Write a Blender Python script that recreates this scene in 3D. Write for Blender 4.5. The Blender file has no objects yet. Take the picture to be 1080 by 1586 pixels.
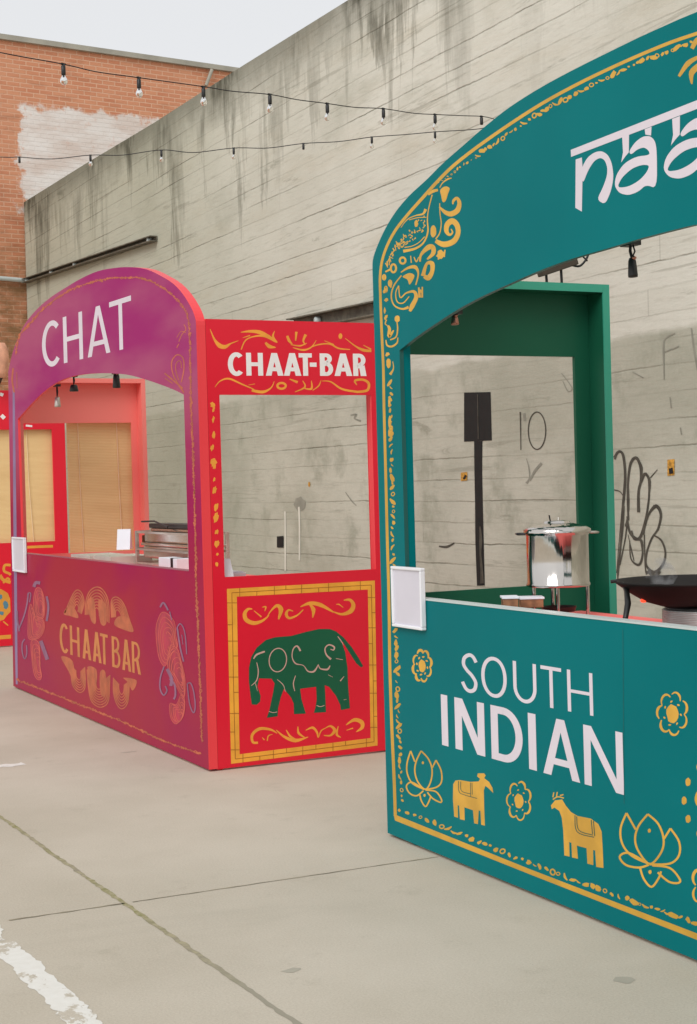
import bpy, math, random
from mathutils import Vector, Matrix
from mathutils.geometry import tessellate_polygon
R = math.radians
sc = bpy.context.scene
random.seed(7)
# ------------------------------------------------------------------ camera
YAW, PITCH, ROLL, FPX, EYE = 0.455746, -0.016321, -0.027263, 2375.0, 1.45
_f = Vector((math.sin(YAW)*math.cos(PITCH), math.cos(YAW)*math.cos(PITCH), math.sin(PITCH)))
_r = Vector((math.cos(YAW), -math.sin(YAW), 0)); _u = _r.cross(_f)
_r2 = _r*math.cos(ROLL)+_u*math.sin(ROLL); _u2 = -_r*math.sin(ROLL)+_u*math.cos(ROLL)
EYEP = Vector((0, 0, EYE))
cam_d = bpy.data.cameras.new('camera'); cam = bpy.data.objects.new('camera', cam_d)
sc.collection.objects.link(cam)
cam_d.sensor_fit = 'HORIZONTAL'; cam_d.sensor_width = 36; cam_d.lens = FPX/1080*36
cam_d.clip_start = 0.05; cam_d.clip_end = 2000
M = Matrix((( _r2.x, _u2.x, -_f.x), (_r2.y, _u2.y, -_f.y), (_r2.z, _u2.z, -_f.z))).to_4x4()
M.translation = EYEP; cam.matrix_world = M
sc.camera = cam
# ------------------------------------------------------------------ sky and sun (bright overcast)
SUN_EL, SUN_AZ = R(38), R(-126)          # azimuth measured from +Y towards +X
world = bpy.data.worlds.new('World'); sc.world = world; world.use_nodes = True
nt = world.node_tree; nt.nodes.clear()
sky = nt.nodes.new('ShaderNodeTexSky'); sky.sky_type = 'NISHITA'; sky.sun_disc = False
sky.sun_elevation = SUN_EL; sky.sun_rotation = SUN_AZ
hs = nt.nodes.new('ShaderNodeHueSaturation'); hs.inputs['Saturation'].default_value = .12
mx = nt.nodes.new('ShaderNodeMix'); mx.data_type = 'RGBA'; mx.inputs[0].default_value = .82
mx.inputs[7].default_value = (9.0, 9.15, 9.4, 1)
bg = nt.nodes.new('ShaderNodeBackground'); bg.inputs[1].default_value = .1
wo = nt.nodes.new('ShaderNodeOutputWorld')
nt.links.new(sky.outputs[0], hs.inputs['Color']); nt.links.new(hs.outputs[0], mx.inputs[6])
nt.links.new(mx.outputs[2], bg.inputs[0]); nt.links.new(bg.outputs[0], wo.inputs[0])
sl = bpy.data.lights.new('sun', 'SUN'); sl.energy = 1.65; sl.angle = R(35); sl.color = (1, .985, .965)
so = bpy.data.objects.new('sun', sl); sc.collection.objects.link(so)
sd = Vector((math.sin(SUN_AZ)*math.cos(SUN_EL), math.cos(SUN_AZ)*math.cos(SUN_EL), math.sin(SUN_EL)))
so.rotation_euler = sd.to_track_quat('Z', 'Y').to_euler(); so.location = (-10, -5, 20)
sc.view_settings.view_transform = 'Standard'; sc.view_settings.look = 'None'
sc.view_settings.exposure = -0.04; sc.view_settings.gamma = 1

# ------------------------------------------------------------------ geometry helpers
def ray(px, py):
    return (_r2*((px-540)/FPX) - _u2*((py-793)/FPX) + _f)
def on(axis, v, px, py):
    d = ray(px, py); return EYEP + d*((v-EYEP[axis])/d[axis])
def onplane(p, n, px, py):
    d = ray(px, py); return EYEP + d*((Vector(p)-EYEP).dot(n)/d.dot(n))
def Z(ox, oy, s):
    return lambda pts: [(ox+a/s, oy+b/s) for a, b in pts]
def catmull(pts, n=5, closed=False):
    if len(pts) < 3: return list(pts)
    P = list(pts); out = []
    N = len(P)
    rng = range(N) if closed else range(N-1)
    for i in rng:
        p0 = P[(i-1) % N] if closed or i > 0 else P[0]
        p1, p2 = P[i], P[(i+1) % N]
        p3 = P[(i+2) % N] if closed or i+2 < N else P[-1]
        for k in range(n):
            t = k/n
            out.append(tuple(.5*(2*b+(c-a)*t+(2*a-5*b+4*c-d)*t*t+(3*b-a-3*c+d)*t**3) for a, b, c, d in zip(p0, p1, p2, p3)))
    if not closed: out.append(tuple(P[-1]))
    return out

class MB:
    """collects shapes; build() links them as one mesh"""
    def __init__(s): s.v = []; s.f = []; s.m = []; s.sm = []
    def add(s, vs, fs, mi=0, smooth=False):
        b = len(s.v); s.v += [tuple(v) for v in vs]
        for f in fs: s.f.append([b+i for i in f]); s.m.append(mi); s.sm.append(smooth)
    def box(s, x0, x1, y0, y1, z0, z1, mi=0):
        vs = [(x, y, z) for x in (x0, x1) for y in (y0, y1) for z in (z0, z1)]
        s.add(vs, [(0,1,3,2),(4,6,7,5),(0,4,5,1),(2,3,7,6),(0,2,6,4),(1,5,7,3)], mi)
    def obox(s, c, ax, ay, az, mi=0):
        c = Vector(c); ax, ay, az = Vector(ax), Vector(ay), Vector(az)
        vs = [c+ax*i+ay*j+az*k for i in (-1,1) for j in (-1,1) for k in (-1,1)]
        s.add(vs, [(0,1,3,2),(4,6,7,5),(0,4,5,1),(2,3,7,6),(0,2,6,4),(1,5,7,3)], mi)
    def tube(s, pts, r, n=8, mi=0, cap=True):
        pts = [Vector(p) for p in pts]; rs = r if isinstance(r, (list, tuple)) else [r]*len(pts)
        vs = []; prev = None
        for i, p in enumerate(pts):
            t = (pts[min(i+1, len(pts)-1)]-pts[max(i-1, 0)]).normalized()
            a = prev if prev else (Vector((0,0,1)) if abs(t.z) < .9 else Vector((1,0,0)))
            a = (a-t*a.dot(t)).normalized(); prev = a; b = t.cross(a)
            for k in range(n):
                th = 2*math.pi*k/n; vs.append(p+(a*math.cos(th)+b*math.sin(th))*rs[i])
        fs = [(i*n+k, i*n+(k+1) % n, (i+1)*n+(k+1) % n, (i+1)*n+k) for i in range(len(pts)-1) for k in range(n)]
        s.add(vs, fs, mi, True)
        if cap:
            s.add(vs[:n], [tuple(range(n))[::-1]], mi); s.add(vs[-n:], [tuple(range(n))], mi)
    def lathe(s, c, prof, n=32, mi=0, axis=None):
        c = Vector(c); up = Vector(axis).normalized() if axis else Vector((0,0,1))
        a = Vector((1,0,0)) if abs(up.x) < .9 else Vector((0,1,0)); a = (a-up*a.dot(up)).normalized(); b = up.cross(a)
        vs = [c+up*z+(a*math.cos(2*math.pi*k/n)+b*math.sin(2*math.pi*k/n))*max(r, 1e-4) for r, z in prof for k in range(n)]
        fs = [(i*n+k, i*n+(k+1) % n, (i+1)*n+(k+1) % n, (i+1)*n+k) for i in range(len(prof)-1) for k in range(n)]
        s.add(vs, fs, mi, True)
    def build(s, name, mats, parent=None, bevel=0, auto=False):
        me = bpy.data.meshes.new(name); off = WOFF.get(parent.name, Vector((0,0,0))) if parent else Vector((0,0,0))
        me.from_pydata([tuple(Vector(v)-off) for v in s.v], [], s.f)
        if not isinstance(mats, (list, tuple)): mats = [mats]
        for m in mats: me.materials.append(m)
        for p, mi, sm in zip(me.polygons, s.m, s.sm): p.material_index = mi; p.use_smooth = sm
        me.validate(); me.update()
        o = bpy.data.objects.new(name, me); sc.collection.objects.link(o)
        if parent: o.parent = parent
        WOFF[o.name] = off
        if bevel:
            b = o.modifiers.new('bevel', 'BEVEL'); b.width = bevel; b.segments = 2; b.limit_method = 'ANGLE'; b.angle_limit = R(50)
        return o
WOFF = {}
def tag(o, label=None, cat=None, group=None, kind=None):
    for k, v in (('label', label), ('category', cat), ('group', group), ('kind', kind)):
        if v: o[k] = v
    return o
def thing(name, loc, label, cat, group=None):
    o = bpy.data.objects.new(name, None); sc.collection.objects.link(o); o.location = loc
    o.empty_display_size = .1; WOFF[o.name] = Vector(loc)
    return tag(o, label, cat, group)

def plate(mb, axis, v0, v1, outer, hole=None, mi_front=0, mi_edge=1):
    """extrude a 2D outline (a, z) along X (axis 0: a=y) or Y (axis 1: a=x)"""
    loops = [outer]+([hole] if hole else [])
    P = (lambda v, a, z: (v, a, z)) if axis == 0 else (lambda v, a, z: (a, v, z))
    tris = tessellate_polygon([[Vector((a, z, 0)) for a, z in L] for L in loops])
    flat = [p for L in loops for p in L]
    for v in (v0, v1):
        fs = []
        for t in tris:
            a, b, c = (Vector(P(v, *flat[i])) for i in t)
            n = (b-a).cross(c-a)[axis]; want = -1 if v == min(v0, v1) else 1
            fs.append(t if n*want > 0 else t[::-1])
        mb.add([P(v, a, z) for a, z in flat], fs, mi_front if v == v0 else mi_front)
    for L in loops:
        n = len(L)
        for i in range(n):
            a, b = L[i], L[(i+1) % n]
            mb.add([P(v0, *a), P(v0, *b), P(v1, *b), P(v1, *a)], [(0,1,2,3)], mi_edge)

def edge_band(mb, axis, v0, v1, pts, ctr, t=.03, mi=0):
    n = len(pts); inn = []
    for i, p_ in enumerate(pts):
        a, b = pts[max(i-1, 0)], pts[min(i+1, n-1)]; dx, dy = b[0]-a[0], b[1]-a[1]; L = math.hypot(dx, dy) or 1
        nx, ny = -dy/L, dx/L
        if nx*(ctr[0]-p_[0])+ny*(ctr[1]-p_[1]) < 0: nx, ny = -nx, -ny
        inn.append((p_[0]+nx*t, p_[1]+ny*t))
    P = lambda v, q: (v, q[0], q[1])
    for i in range(n-1):
        a, b, c_, d = pts[i], pts[i+1], inn[i+1], inn[i]
        mb.add([P(v0, a), P(v0, b), P(v1, b), P(v1, a), P(v0, d), P(v0, c_), P(v1, c_), P(v1, d)], [(0,1,2,3), (4,7,6,5), (3,2,6,7), (0,4,5,1)], mi)
    mb.add([P(v0, pts[0]), P(v1, pts[0]), P(v1, inn[0]), P(v0, inn[0])], [(0,1,2,3)], mi); mb.add([P(v0, pts[-1]), P(v1, pts[-1]), P(v1, inn[-1]), P(v0, inn[-1])], [(0,3,2,1)], mi)

class Paint:
    """flat painted shapes lying 1.5 mm proud of a vertical face; shapes are traced in photo pixels and laid on the face"""
    def __init__(s, axis, v, base=.0005): s.axis, s.v, s.mb, s.i, s.base, s.cur = axis, v, MB(), 0, base, 0
    def layer(s, k): s.cur = k; s.base += .0007; s.i = 0
    def _p(s, pts):
        off = s.base+(s.i % 40)*.00001
        return [on(s.axis, s.v-off, x, y) for x, y in pts]
    def poly(s, pts, holes=(), smooth=False, mi=None):
        if smooth: pts = catmull(pts, 4, True)
        holes = [catmull(h, 4, True) if smooth else h for h in holes]
        s.i += 1; loops = [pts]+list(holes)
        tris = tessellate_polygon([[Vector((x, y, 0)) for x, y in L] for L in loops])
        s.mb.add(s._p([p for L in loops for p in L]), tris, s.cur if mi is None else mi)
    def stroke(s, pts, w, closed=False, n=5, mi=None):
        s.i += 1
        if closed: pts = list(pts)
        q = catmull(pts, n, closed)
        if closed: q.append(q[0])
        N = len(q); ws = w if isinstance(w, (list, tuple)) else [w]
        L = []; 
        for i, p in enumerate(q):
            if closed: a, b = q[(i-1) % (N-1)], q[(i+1) % (N-1)]
            else: a, b = q[max(i-1, 0)], q[min(i+1, N-1)]
            dx, dy = b[0]-a[0], b[1]-a[1]; d = math.hypot(dx, dy) or 1
            t = i/(N-1)*(len(ws)-1); k = min(int(t), len(ws)-2) if len(ws) > 1 else 0
            ww = ws[0] if len(ws) == 1 else ws[k]+(ws[k+1]-ws[k])*(t-k)
            L.append((p[0]-dy/d*ww/2, p[1]+dx/d*ww/2)); L.append((p[0]+dy/d*ww/2, p[1]-dx/d*ww/2))
        s.mb.add(s._p(L), [(2*i, 2*i+1, 2*i+3, 2*i+2) for i in range(N-1)], s.cur if mi is None else mi)
    def oval(s, c, rx, ry, rot=0, jag=0, n=14, mi=None, seed=None):
        rnd = random.Random(seed if seed is not None else s.i*13+5)
        pts = []
        for k in range(n):
            t = 2*math.pi*k/n; j = 1+rnd.uniform(-jag, jag)
            x, y = rx*math.cos(t)*j, ry*math.sin(t)*j
            pts.append((c[0]+x*math.cos(rot)-y*math.sin(rot), c[1]+x*math.sin(rot)+y*math.cos(rot)))
        s.poly(pts, mi=mi)
    def ring(s, c, rx, ry, w, rot=0, mi=None, n=12):
        pts = [(c[0]+rx*math.cos(t)*math.cos(rot)-ry*math.sin(t)*math.sin(rot), c[1]+rx*math.cos(t)*math.sin(rot)+ry*math.sin(t)*math.cos(rot)) for t in [2*math.pi*k/n for k in range(n)]]
        s.stroke(pts, w, True, 3, mi)
    def blobs(s, path, step, smin, smax, seed, ar=(1., 2.2), spread=1.5):
        rnd = random.Random(seed); q = catmull(path, 12)
        acc = 0; nxt = 0
        for i in range(1, len(q)):
            a, b = q[i-1], q[i]; d = math.hypot(b[0]-a[0], b[1]-a[1])
            while acc+d >= nxt:
                t = (nxt-acc)/d if d else 0; th = math.atan2(b[1]-a[1], b[0]-a[0])
                x, y = a[0]+(b[0]-a[0])*t, a[1]+(b[1]-a[1])*t
                r = rnd.uniform(smin, smax); o = rnd.uniform(-spread, spread)
                x -= math.sin(th)*o; y += math.cos(th)*o
                k = rnd.random(); rot = th+rnd.uniform(-.9, .9)
                if k < .62: s.oval((x, y), r*rnd.uniform(*ar), r, rot, .22, 9, seed=rnd.random())
                elif k < .85:
                    s.stroke([(x-r*1.6*math.cos(rot), y-r*1.6*math.sin(rot)), (x-r*.4*math.sin(rot), y+r*.4*math.cos(rot)), (x+r*1.6*math.cos(rot), y+r*1.6*math.sin(rot))], [r*.4, r*1.0, r*.4])
                else: s.ring((x, y), r*1.1, r*.9, r*.6, rot, n=7)
                nxt += step*rnd.uniform(.75, 1.3)
            acc += d
    def text(s, letters, base, cap, tx, ty, lean=.027, mi=None):
        """letters [(char, x0, x1)]; base/cap: two-point lines in photo pixels"""
        def yl(L, x): (xa, ya), (xb, yb) = L; return ya+(yb-ya)*(x-xa)/(xb-xa)
        for ch, x0, x1 in letters:
            xm = (x0+x1)/2; H = yl(base, xm)-yl(cap, xm)
            W, HH = (x1-x0)/tx, H/ty       # stroke units
            def mp(pts):
                out = []
                for x, y in pts:
                    X = x0+x*tx; B = yl(base, X); C = yl(cap, X)
                    yy = B-(y/HH)*(B-C); out.append((X-lean*(B-yy), yy))
                return out
            def pl(pts, hol=()): s.poly(mp(pts), [mp(h) for h in hol], mi=mi)
            def rect(a, b, c, d): pl([(a, c), (b, c), (b, d), (a, d)])
            def band(cl, closed=False, w=1.0):
                q = cl; N = len(q); L = []
                for i, p in enumerate(q):
                    a = q[i-1] if closed or i > 0 else q[0]; b = q[(i+1) % N] if closed or i < N-1 else q[-1]
                    dx, dy = b[0]-a[0], b[1]-a[1]; d = math.hypot(dx, dy) or 1
                    L += [(p[0]-dy/d*w/2, p[1]+dx/d*w/2), (p[0]+dy/d*w/2, p[1]-dx/d*w/2)]
                s.i += 1; fs = [(2*i, 2*i+1, (2*i+3) % (2*N), (2*i+2) % (2*N)) for i in range(N if closed else N-1)]
                s.mb.add(s._p(mp(L)), fs, s.cur if mi is None else mi)
            def arc(cx, cy, rx, ry, a0, a1, n=26, p=2.0):
                out = []
                for k in range(n+1):
                    t = R(a0+(a1-a0)*k/n); c_, s_ = math.cos(t), math.sin(t)
                    out.append((cx+rx*math.copysign(abs(c_)**(2/p), c_), cy+ry*math.copysign(abs(s_)**(2/p), s_)))
                return out
            if ch == 'I': rect(0, W, 0, HH)
            elif ch == '-': rect(0, W, HH*.40, HH*.40+1)
            elif ch == 'H': rect(0, 1, 0, HH); rect(W-1, W, 0, HH); rect(1, W-1, HH*.5-.45, HH*.5+.45)
            elif ch == 'T': rect(W/2-.5, W/2+.5, 0, HH-1); rect(0, W, HH-1, HH)
            elif ch == 'N':
                rect(0, 1, 0, HH); rect(W-1, W, 0, HH); pl([(0, HH), (1.12, HH), (W, 0), (W-1.12, 0)])
            elif ch == 'A':
                g = 1.12
                pl([(0, 0), (g, 0), (W/2+g*.38, HH), (W/2-g*.5, HH)]); pl([(W, 0), (W-g, 0), (W/2-g*.38, HH), (W/2+g*.5, HH)])
                y0 = HH*.20; y1 = y0+.9; k = (W/2)/HH
                pl([(y0*k+.3, y0), (W-y0*k-.3, y0), (W-y1*k-.3, y1), (y1*k+.3, y1)])
            elif ch == 'O': band(arc(W/2, HH/2, W/2-.5, HH/2-.3, 0, 350, 35, 2.1), True)
            elif ch == 'C': band(arc(W*.56, HH/2, W*.56-.5, HH/2-.4, 48, 312, 30))
            elif ch == 'U': band([(.5, HH)]+[(.5, HH*.42)]+arc(W/2, HH*.38, W/2-.5, HH*.38-.4, 180, 360, 18)+[(W-.5, HH*.42), (W-.5, HH)])
            elif ch == 'D':
                rect(0, 1, 0, HH); band([(1, HH-.5), (W*.4, HH-.5)]+arc(W*.4, HH/2, W*.6-.5, HH/2-.5, 90, -90, 20)+[(W*.4, .5), (1, .5)])
            elif ch == 'B':
                rect(0, 1, 0, HH); m = HH*.53
                band([(1, HH-.45), (W*.5, HH-.45)]+arc(W*.5, (HH+m)/2, W*.42-.45, (HH-m)/2-.45, 90, -90, 14)+[(W*.5, m), (1, m)], w=.9)
                band([(1, m), (W*.5, m)]+arc(W*.5, m/2+.22, W*.5-.45, m/2-.22, 90, -90, 14)+[(W*.5, .45), (1, .45)], w=.9)
            elif ch == 'R':
                rect(0, 1, 0, HH); m = HH*.42
                band([(1, HH-.45), (W*.48, HH-.45)]+arc(W*.48, (HH+m)/2, W*.47-.45, (HH-m)/2-.45, 90, -90, 14)+[(W*.48, m), (1, m)], w=.9)
                pl([(W*.45, m+.1), (W*.45+1.1, m+.3), (W, 0), (W-1.15, 0)])
            elif ch == 'S':
                q = [(W*.92, HH*.80), (W*.74, HH*.93), (W*.5, HH*.965), (W*.2, HH*.87), (W*.14, HH*.70), (W*.34, HH*.56), (W*.62, HH*.45), (W*.86, HH*.28), (W*.78, HH*.1), (W*.5, HH*.03), (W*.24, HH*.08), (W*.04, HH*.24)]
                band(catmull(q, 5))
    def build(s, name, mats, parent): return s.mb.build(name, mats, parent)

# ------------------------------------------------------------------ materials
def lin(r, g, b):
    f = lambda c: c/12.92 if c <= .04045 else ((c+.055)/1.055)**2.4
    return tuple(f(x/255) for x in (r, g, b))
class NT:
    def __init__(s, name):
        s.m = bpy.data.materials.new(name); s.m.use_nodes = True; s.t = s.m.node_tree
        s.b = s.t.nodes['Principled BSDF']
    def n(s, typ, **kw):
        o = s.t.nodes.new('ShaderNode'+typ)
        for k, v in kw.items(): setattr(o, k, v)
        return o
    def lk(s, a, b): s.t.links.new(a, b)
    def val(s, sock, v):
        if hasattr(v, 'is_linked') or hasattr(v, 'links'): s.lk(v, sock)
        else: sock.default_value = v
    def math(s, op, a, b=0, c=None, clamp=False):
        o = s.n('Math', operation=op, use_clamp=clamp); s.val(o.inputs[0], a); s.val(o.inputs[1], b)
        if c is not None: s.val(o.inputs[2], c)
        return o.outputs[0]
    def mix(s, f, a, b, mode='MIX'):
        o = s.n('Mix', data_type='RGBA', blend_type=mode); s.val(o.inputs[0], f)
        for k, v in ((6, a), (7, b)):
            if isinstance(v, tuple): o.inputs[k].default_value = (*v[:3], 1)
            else: s.lk(v, o.inputs[k])
        return o.outputs[2]
    def noise(s, scale, detail=4, rough=.55, vec=None, sc3=None, dist=0):
        o = s.n('TexNoise'); o.inputs['Scale'].default_value = scale; o.inputs['Detail'].default_value = detail
        o.inputs['Roughness'].default_value = rough; o.inputs['Distortion'].default_value = dist
        v = vec or s.co()
        if sc3:
            mp = s.n('Mapping'); mp.inputs['Scale'].default_value = sc3; s.lk(v, mp.inputs[0]); v = mp.outputs[0]
        s.lk(v, o.inputs['Vector']); return o.outputs['Fac']
    def co(s):
        if not hasattr(s, '_co'): s._co = s.n('TexCoord').outputs['Object']
        return s._co
    def ramp(s, f, a, b):        # smooth 0..1 between a and b
        o = s.n('MapRange', interpolation_type='SMOOTHSTEP', clamp=True); s.lk(f, o.inputs[0])
        o.inputs[1].default_value = a; o.inputs[2].default_value = b; return o.outputs[0]
    def sep(s, v=None):
        o = s.n('SeparateXYZ'); s.lk(v or s.co(), o.inputs[0]); return o.outputs
    def bump(s, h, st=.3, dist=.01):
        o = s.n('Bump'); o.inputs['Strength'].default_value = st; o.inputs['Distance'].default_value = dist
        s.lk(h, o.inputs['Height']); s.lk(o.outputs[0], s.b.inputs['Normal'])
    def col(s, c): s.lk(c, s.b.inputs['Base Color'])
def simple(name, rgb, rough=.5, metal=0, var=.08, scale=3, bump=0, bscale=60, spec=.5, coat=0):
    t = NT(name); c = lin(*rgb)
    n = t.noise(scale, 4)
    d = tuple(x*(1-var*1.6) for x in c); l = tuple(min(1, x*(1+var)) for x in c)
    t.col(t.mix(t.ramp(n, .3, .7), d, l))
    t.b.inputs['Roughness'].default_value = rough; t.b.inputs['Metallic'].default_value = metal
    t.b.inputs['Specular IOR Level'].default_value = spec; t.b.inputs['Coat Weight'].default_value = coat
    if bump: t.bump(t.noise(bscale, 3), bump, .002)
    return t.m

def m_wall():
    t = NT('board_formed_concrete'); P = t.co(); x, y, z = t.sep()
    wob = t.noise(.9, 2, .5, sc3=(1, .5, 1)); zz = t.math('ADD', z, t.math('MULTIPLY', t.math('SUBTRACT', wob, .5), .05)); zz = t.math('ADD', zz, t.math('MULTIPLY', t.math('SUBTRACT', t.noise(9, 4, .7, sc3=(1, .5, 1)), .5), .022))
    zi = t.math('DIVIDE', zz, .165); fl = t.math('FLOOR', zi); fr = t.math('SUBTRACT', zi, fl)
    wn = t.n('TexWhiteNoise', noise_dimensions='1D'); t.lk(fl, wn.inputs['W']); rnd = wn.outputs['Value']
    edge = t.math('MINIMUM', fr, t.math('SUBTRACT', 1, fr))
    line = t.math('SUBTRACT', 1, t.ramp(edge, .0, .055))
    # each joint shows strongly only in places
    cy = t.n('CombineXYZ'); t.lk(t.math('MULTIPLY', y, .45), cy.inputs[0]); t.lk(t.math('MULTIPLY', t.math('ROUND', zi), 3.7), cy.inputs[1])
    vis = t.n('TexNoise'); vis.inputs['Scale'].default_value = 1; vis.inputs['Detail'].default_value = 3; t.lk(cy.outputs[0], vis.inputs['Vector'])
    soft = line
    line = t.math('MULTIPLY', line, t.ramp(vis.outputs['Fac'], .43, .68)); line = t.math('MULTIPLY', line, t.math('ADD', .35, t.math('MULTIPLY', t.ramp(t.noise(5, 5, .7, sc3=(1, .6, 2)), .38, .62), .65)))
    # vertical board ends
    yj = t.math('ADD', t.math('DIVIDE', y, 2.4), t.math('MULTIPLY', rnd, 7)); fy = t.math('FRACT', yj)
    ey = t.math('MINIMUM', fy, t.math('SUBTRACT', 1, fy)); vl = t.math('MULTIPLY', t.math('SUBTRACT', 1, t.ramp(ey, .001, .004)), t.math('GREATER_THAN', rnd, .8))
    base = t.mix(t.ramp(t.noise(.6, 5), .3, .7), lin(201, 199, 188), lin(219, 217, 207))
    base = t.mix(t.math('MULTIPLY', rnd, .2), base, lin(182, 180, 166))
    base = t.mix(t.math('MULTIPLY', t.ramp(t.noise(2.2, 5, .6, sc3=(1, .35, 1.6)), .46, .8), .4), base, lin(190, 180, 160))
    # grey cover coat on the lower wall (graffiti painted over), edge slightly uneven
    zb = t.math('ADD', z, t.math('MULTIPLY', t.math('SUBTRACT', t.noise(2.5, 3), .5), .10))
    low = t.math('SUBTRACT', 1, t.ramp(zb, 2.35, 2.40))
    cover = t.mix(t.ramp(t.noise(.9, 5, .6, sc3=(1, .7, 1)), .35, .65), lin(167, 166, 152), lin(193, 191, 178))
    cover = t.mix(t.math('MULTIPLY', t.ramp(t.noise(2.0, 6, .65), .50, .70), .7), cover, lin(138, 140, 125))
    base = t.mix(t.math('MULTIPLY', low, .85), base, cover)
    # green-grey cast towards the far end
    far = t.ramp(y, 12.5, 17.5); base = t.mix(t.math('MULTIPLY', far, .55), base, lin(163, 166, 146))
    base = t.mix(t.math('MULTIPLY', line, .78), base, lin(104, 102, 90))
    base = t.mix(t.math('MULTIPLY', soft, .22), base, lin(140, 138, 126))
    grain = t.noise(1, 7, .75, sc3=(1, 2.2, 26), dist=.25)
    base = t.mix(t.math('MULTIPLY', t.ramp(grain, .50, .72), .38), base, lin(150, 148, 136))
    base = t.mix(t.math('MULTIPLY', t.ramp(t.noise(1, 6, .7, sc3=(1, .5, 9), dist=.5), .60, .66), .34), base, lin(128, 126, 114))
    base = t.mix(t.math('MULTIPLY', vl, .25), base, lin(110, 108, 96))
    # cracks and scuffs
    sc_ = t.ramp(t.noise(1.5, 7, .7, sc3=(1, .45, 3.0), dist=.6), .62, .72)
    base = t.mix(t.math('MULTIPLY', sc_, .5), base, lin(118, 118, 104))
    bl = t.ramp(t.noise(.8, 6, .68, sc3=(1, .8, 1.5), dist=.3), .52, .72); base = t.mix(t.math('MULTIPLY', bl, .3), base, lin(146, 147, 132))
    # black algae stains running down from the top edge
    top = t.math('SUBTRACT', t.math('ADD', 5.67, t.math('MULTIPLY', t.math('SUBTRACT', y, 11.97), .019)), z)   # metres below the top
    drip = t.noise(1, 6, .75, sc3=(1, 2.3, .3), dist=.3); drip2 = t.noise(1, 4, .6, sc3=(1, .7, .1))
    reach = t.math('ADD', t.math('MULTIPLY', t.ramp(drip, .42, .72), 1.7), .34)
    reach = t.math('MULTIPLY', reach, t.math('ADD', .45, t.math('MULTIPLY', t.ramp(drip2, .38, .62), .9)))
    st = t.math('SUBTRACT', 1, t.math('DIVIDE', top, reach, None, True), None, True)
    st = t.math('POWER', st, .62)
    st = t.math('MULTIPLY', st, t.math('ADD', .25, t.math('MULTIPLY', t.ramp(y, 9.0, 11.6), .75)))
    st = t.math('MULTIPLY', st, t.math('ADD', .35, t.math('MULTIPLY', t.ramp(t.noise(.55, 4, .6, sc3=(1, 1, .5)), .38, .6), .75)))
    st = t.math('MULTIPLY', st, t.math('ADD', .55, t.math('MULTIPLY', t.ramp(t.noise(6, 4, sc3=(1, 1, .4)), .35, .65), .45)))
    edg = t.math('MULTIPLY', t.math('SUBTRACT', 1, t.ramp(t.math('ADD', top, t.math('MULTIPLY', t.noise(2.5, 5, .7, sc3=(1, 1, .5)), .5)), .22, .75)), t.ramp(y, 8.5, 11.5))
    st = t.math('MAXIMUM', st, t.math('MULTIPLY', edg, .62))
    base = t.mix(t.math('MULTIPLY', st, .95), base, lin(66, 66, 54))
    base = t.mix(.35, base, t.mix(t.noise(45, 4), lin(150, 146, 130), lin(215, 211, 195)), 'SOFT_LIGHT')
    t.col(base); t.b.inputs['Roughness'].default_value = .9; t.b.inputs['Specular IOR Level'].default_value = .2
    h = t.math('SUBTRACT', t.math('MULTIPLY', t.noise(18, 6, .6, sc3=(1, .35, 1.5)), .5), t.math('MULTIPLY', line, .8))
    h = t.math('ADD', h, t.math('MULTIPLY', rnd, .5)); t.bump(h, .55, .012)
    return t.m
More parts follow.
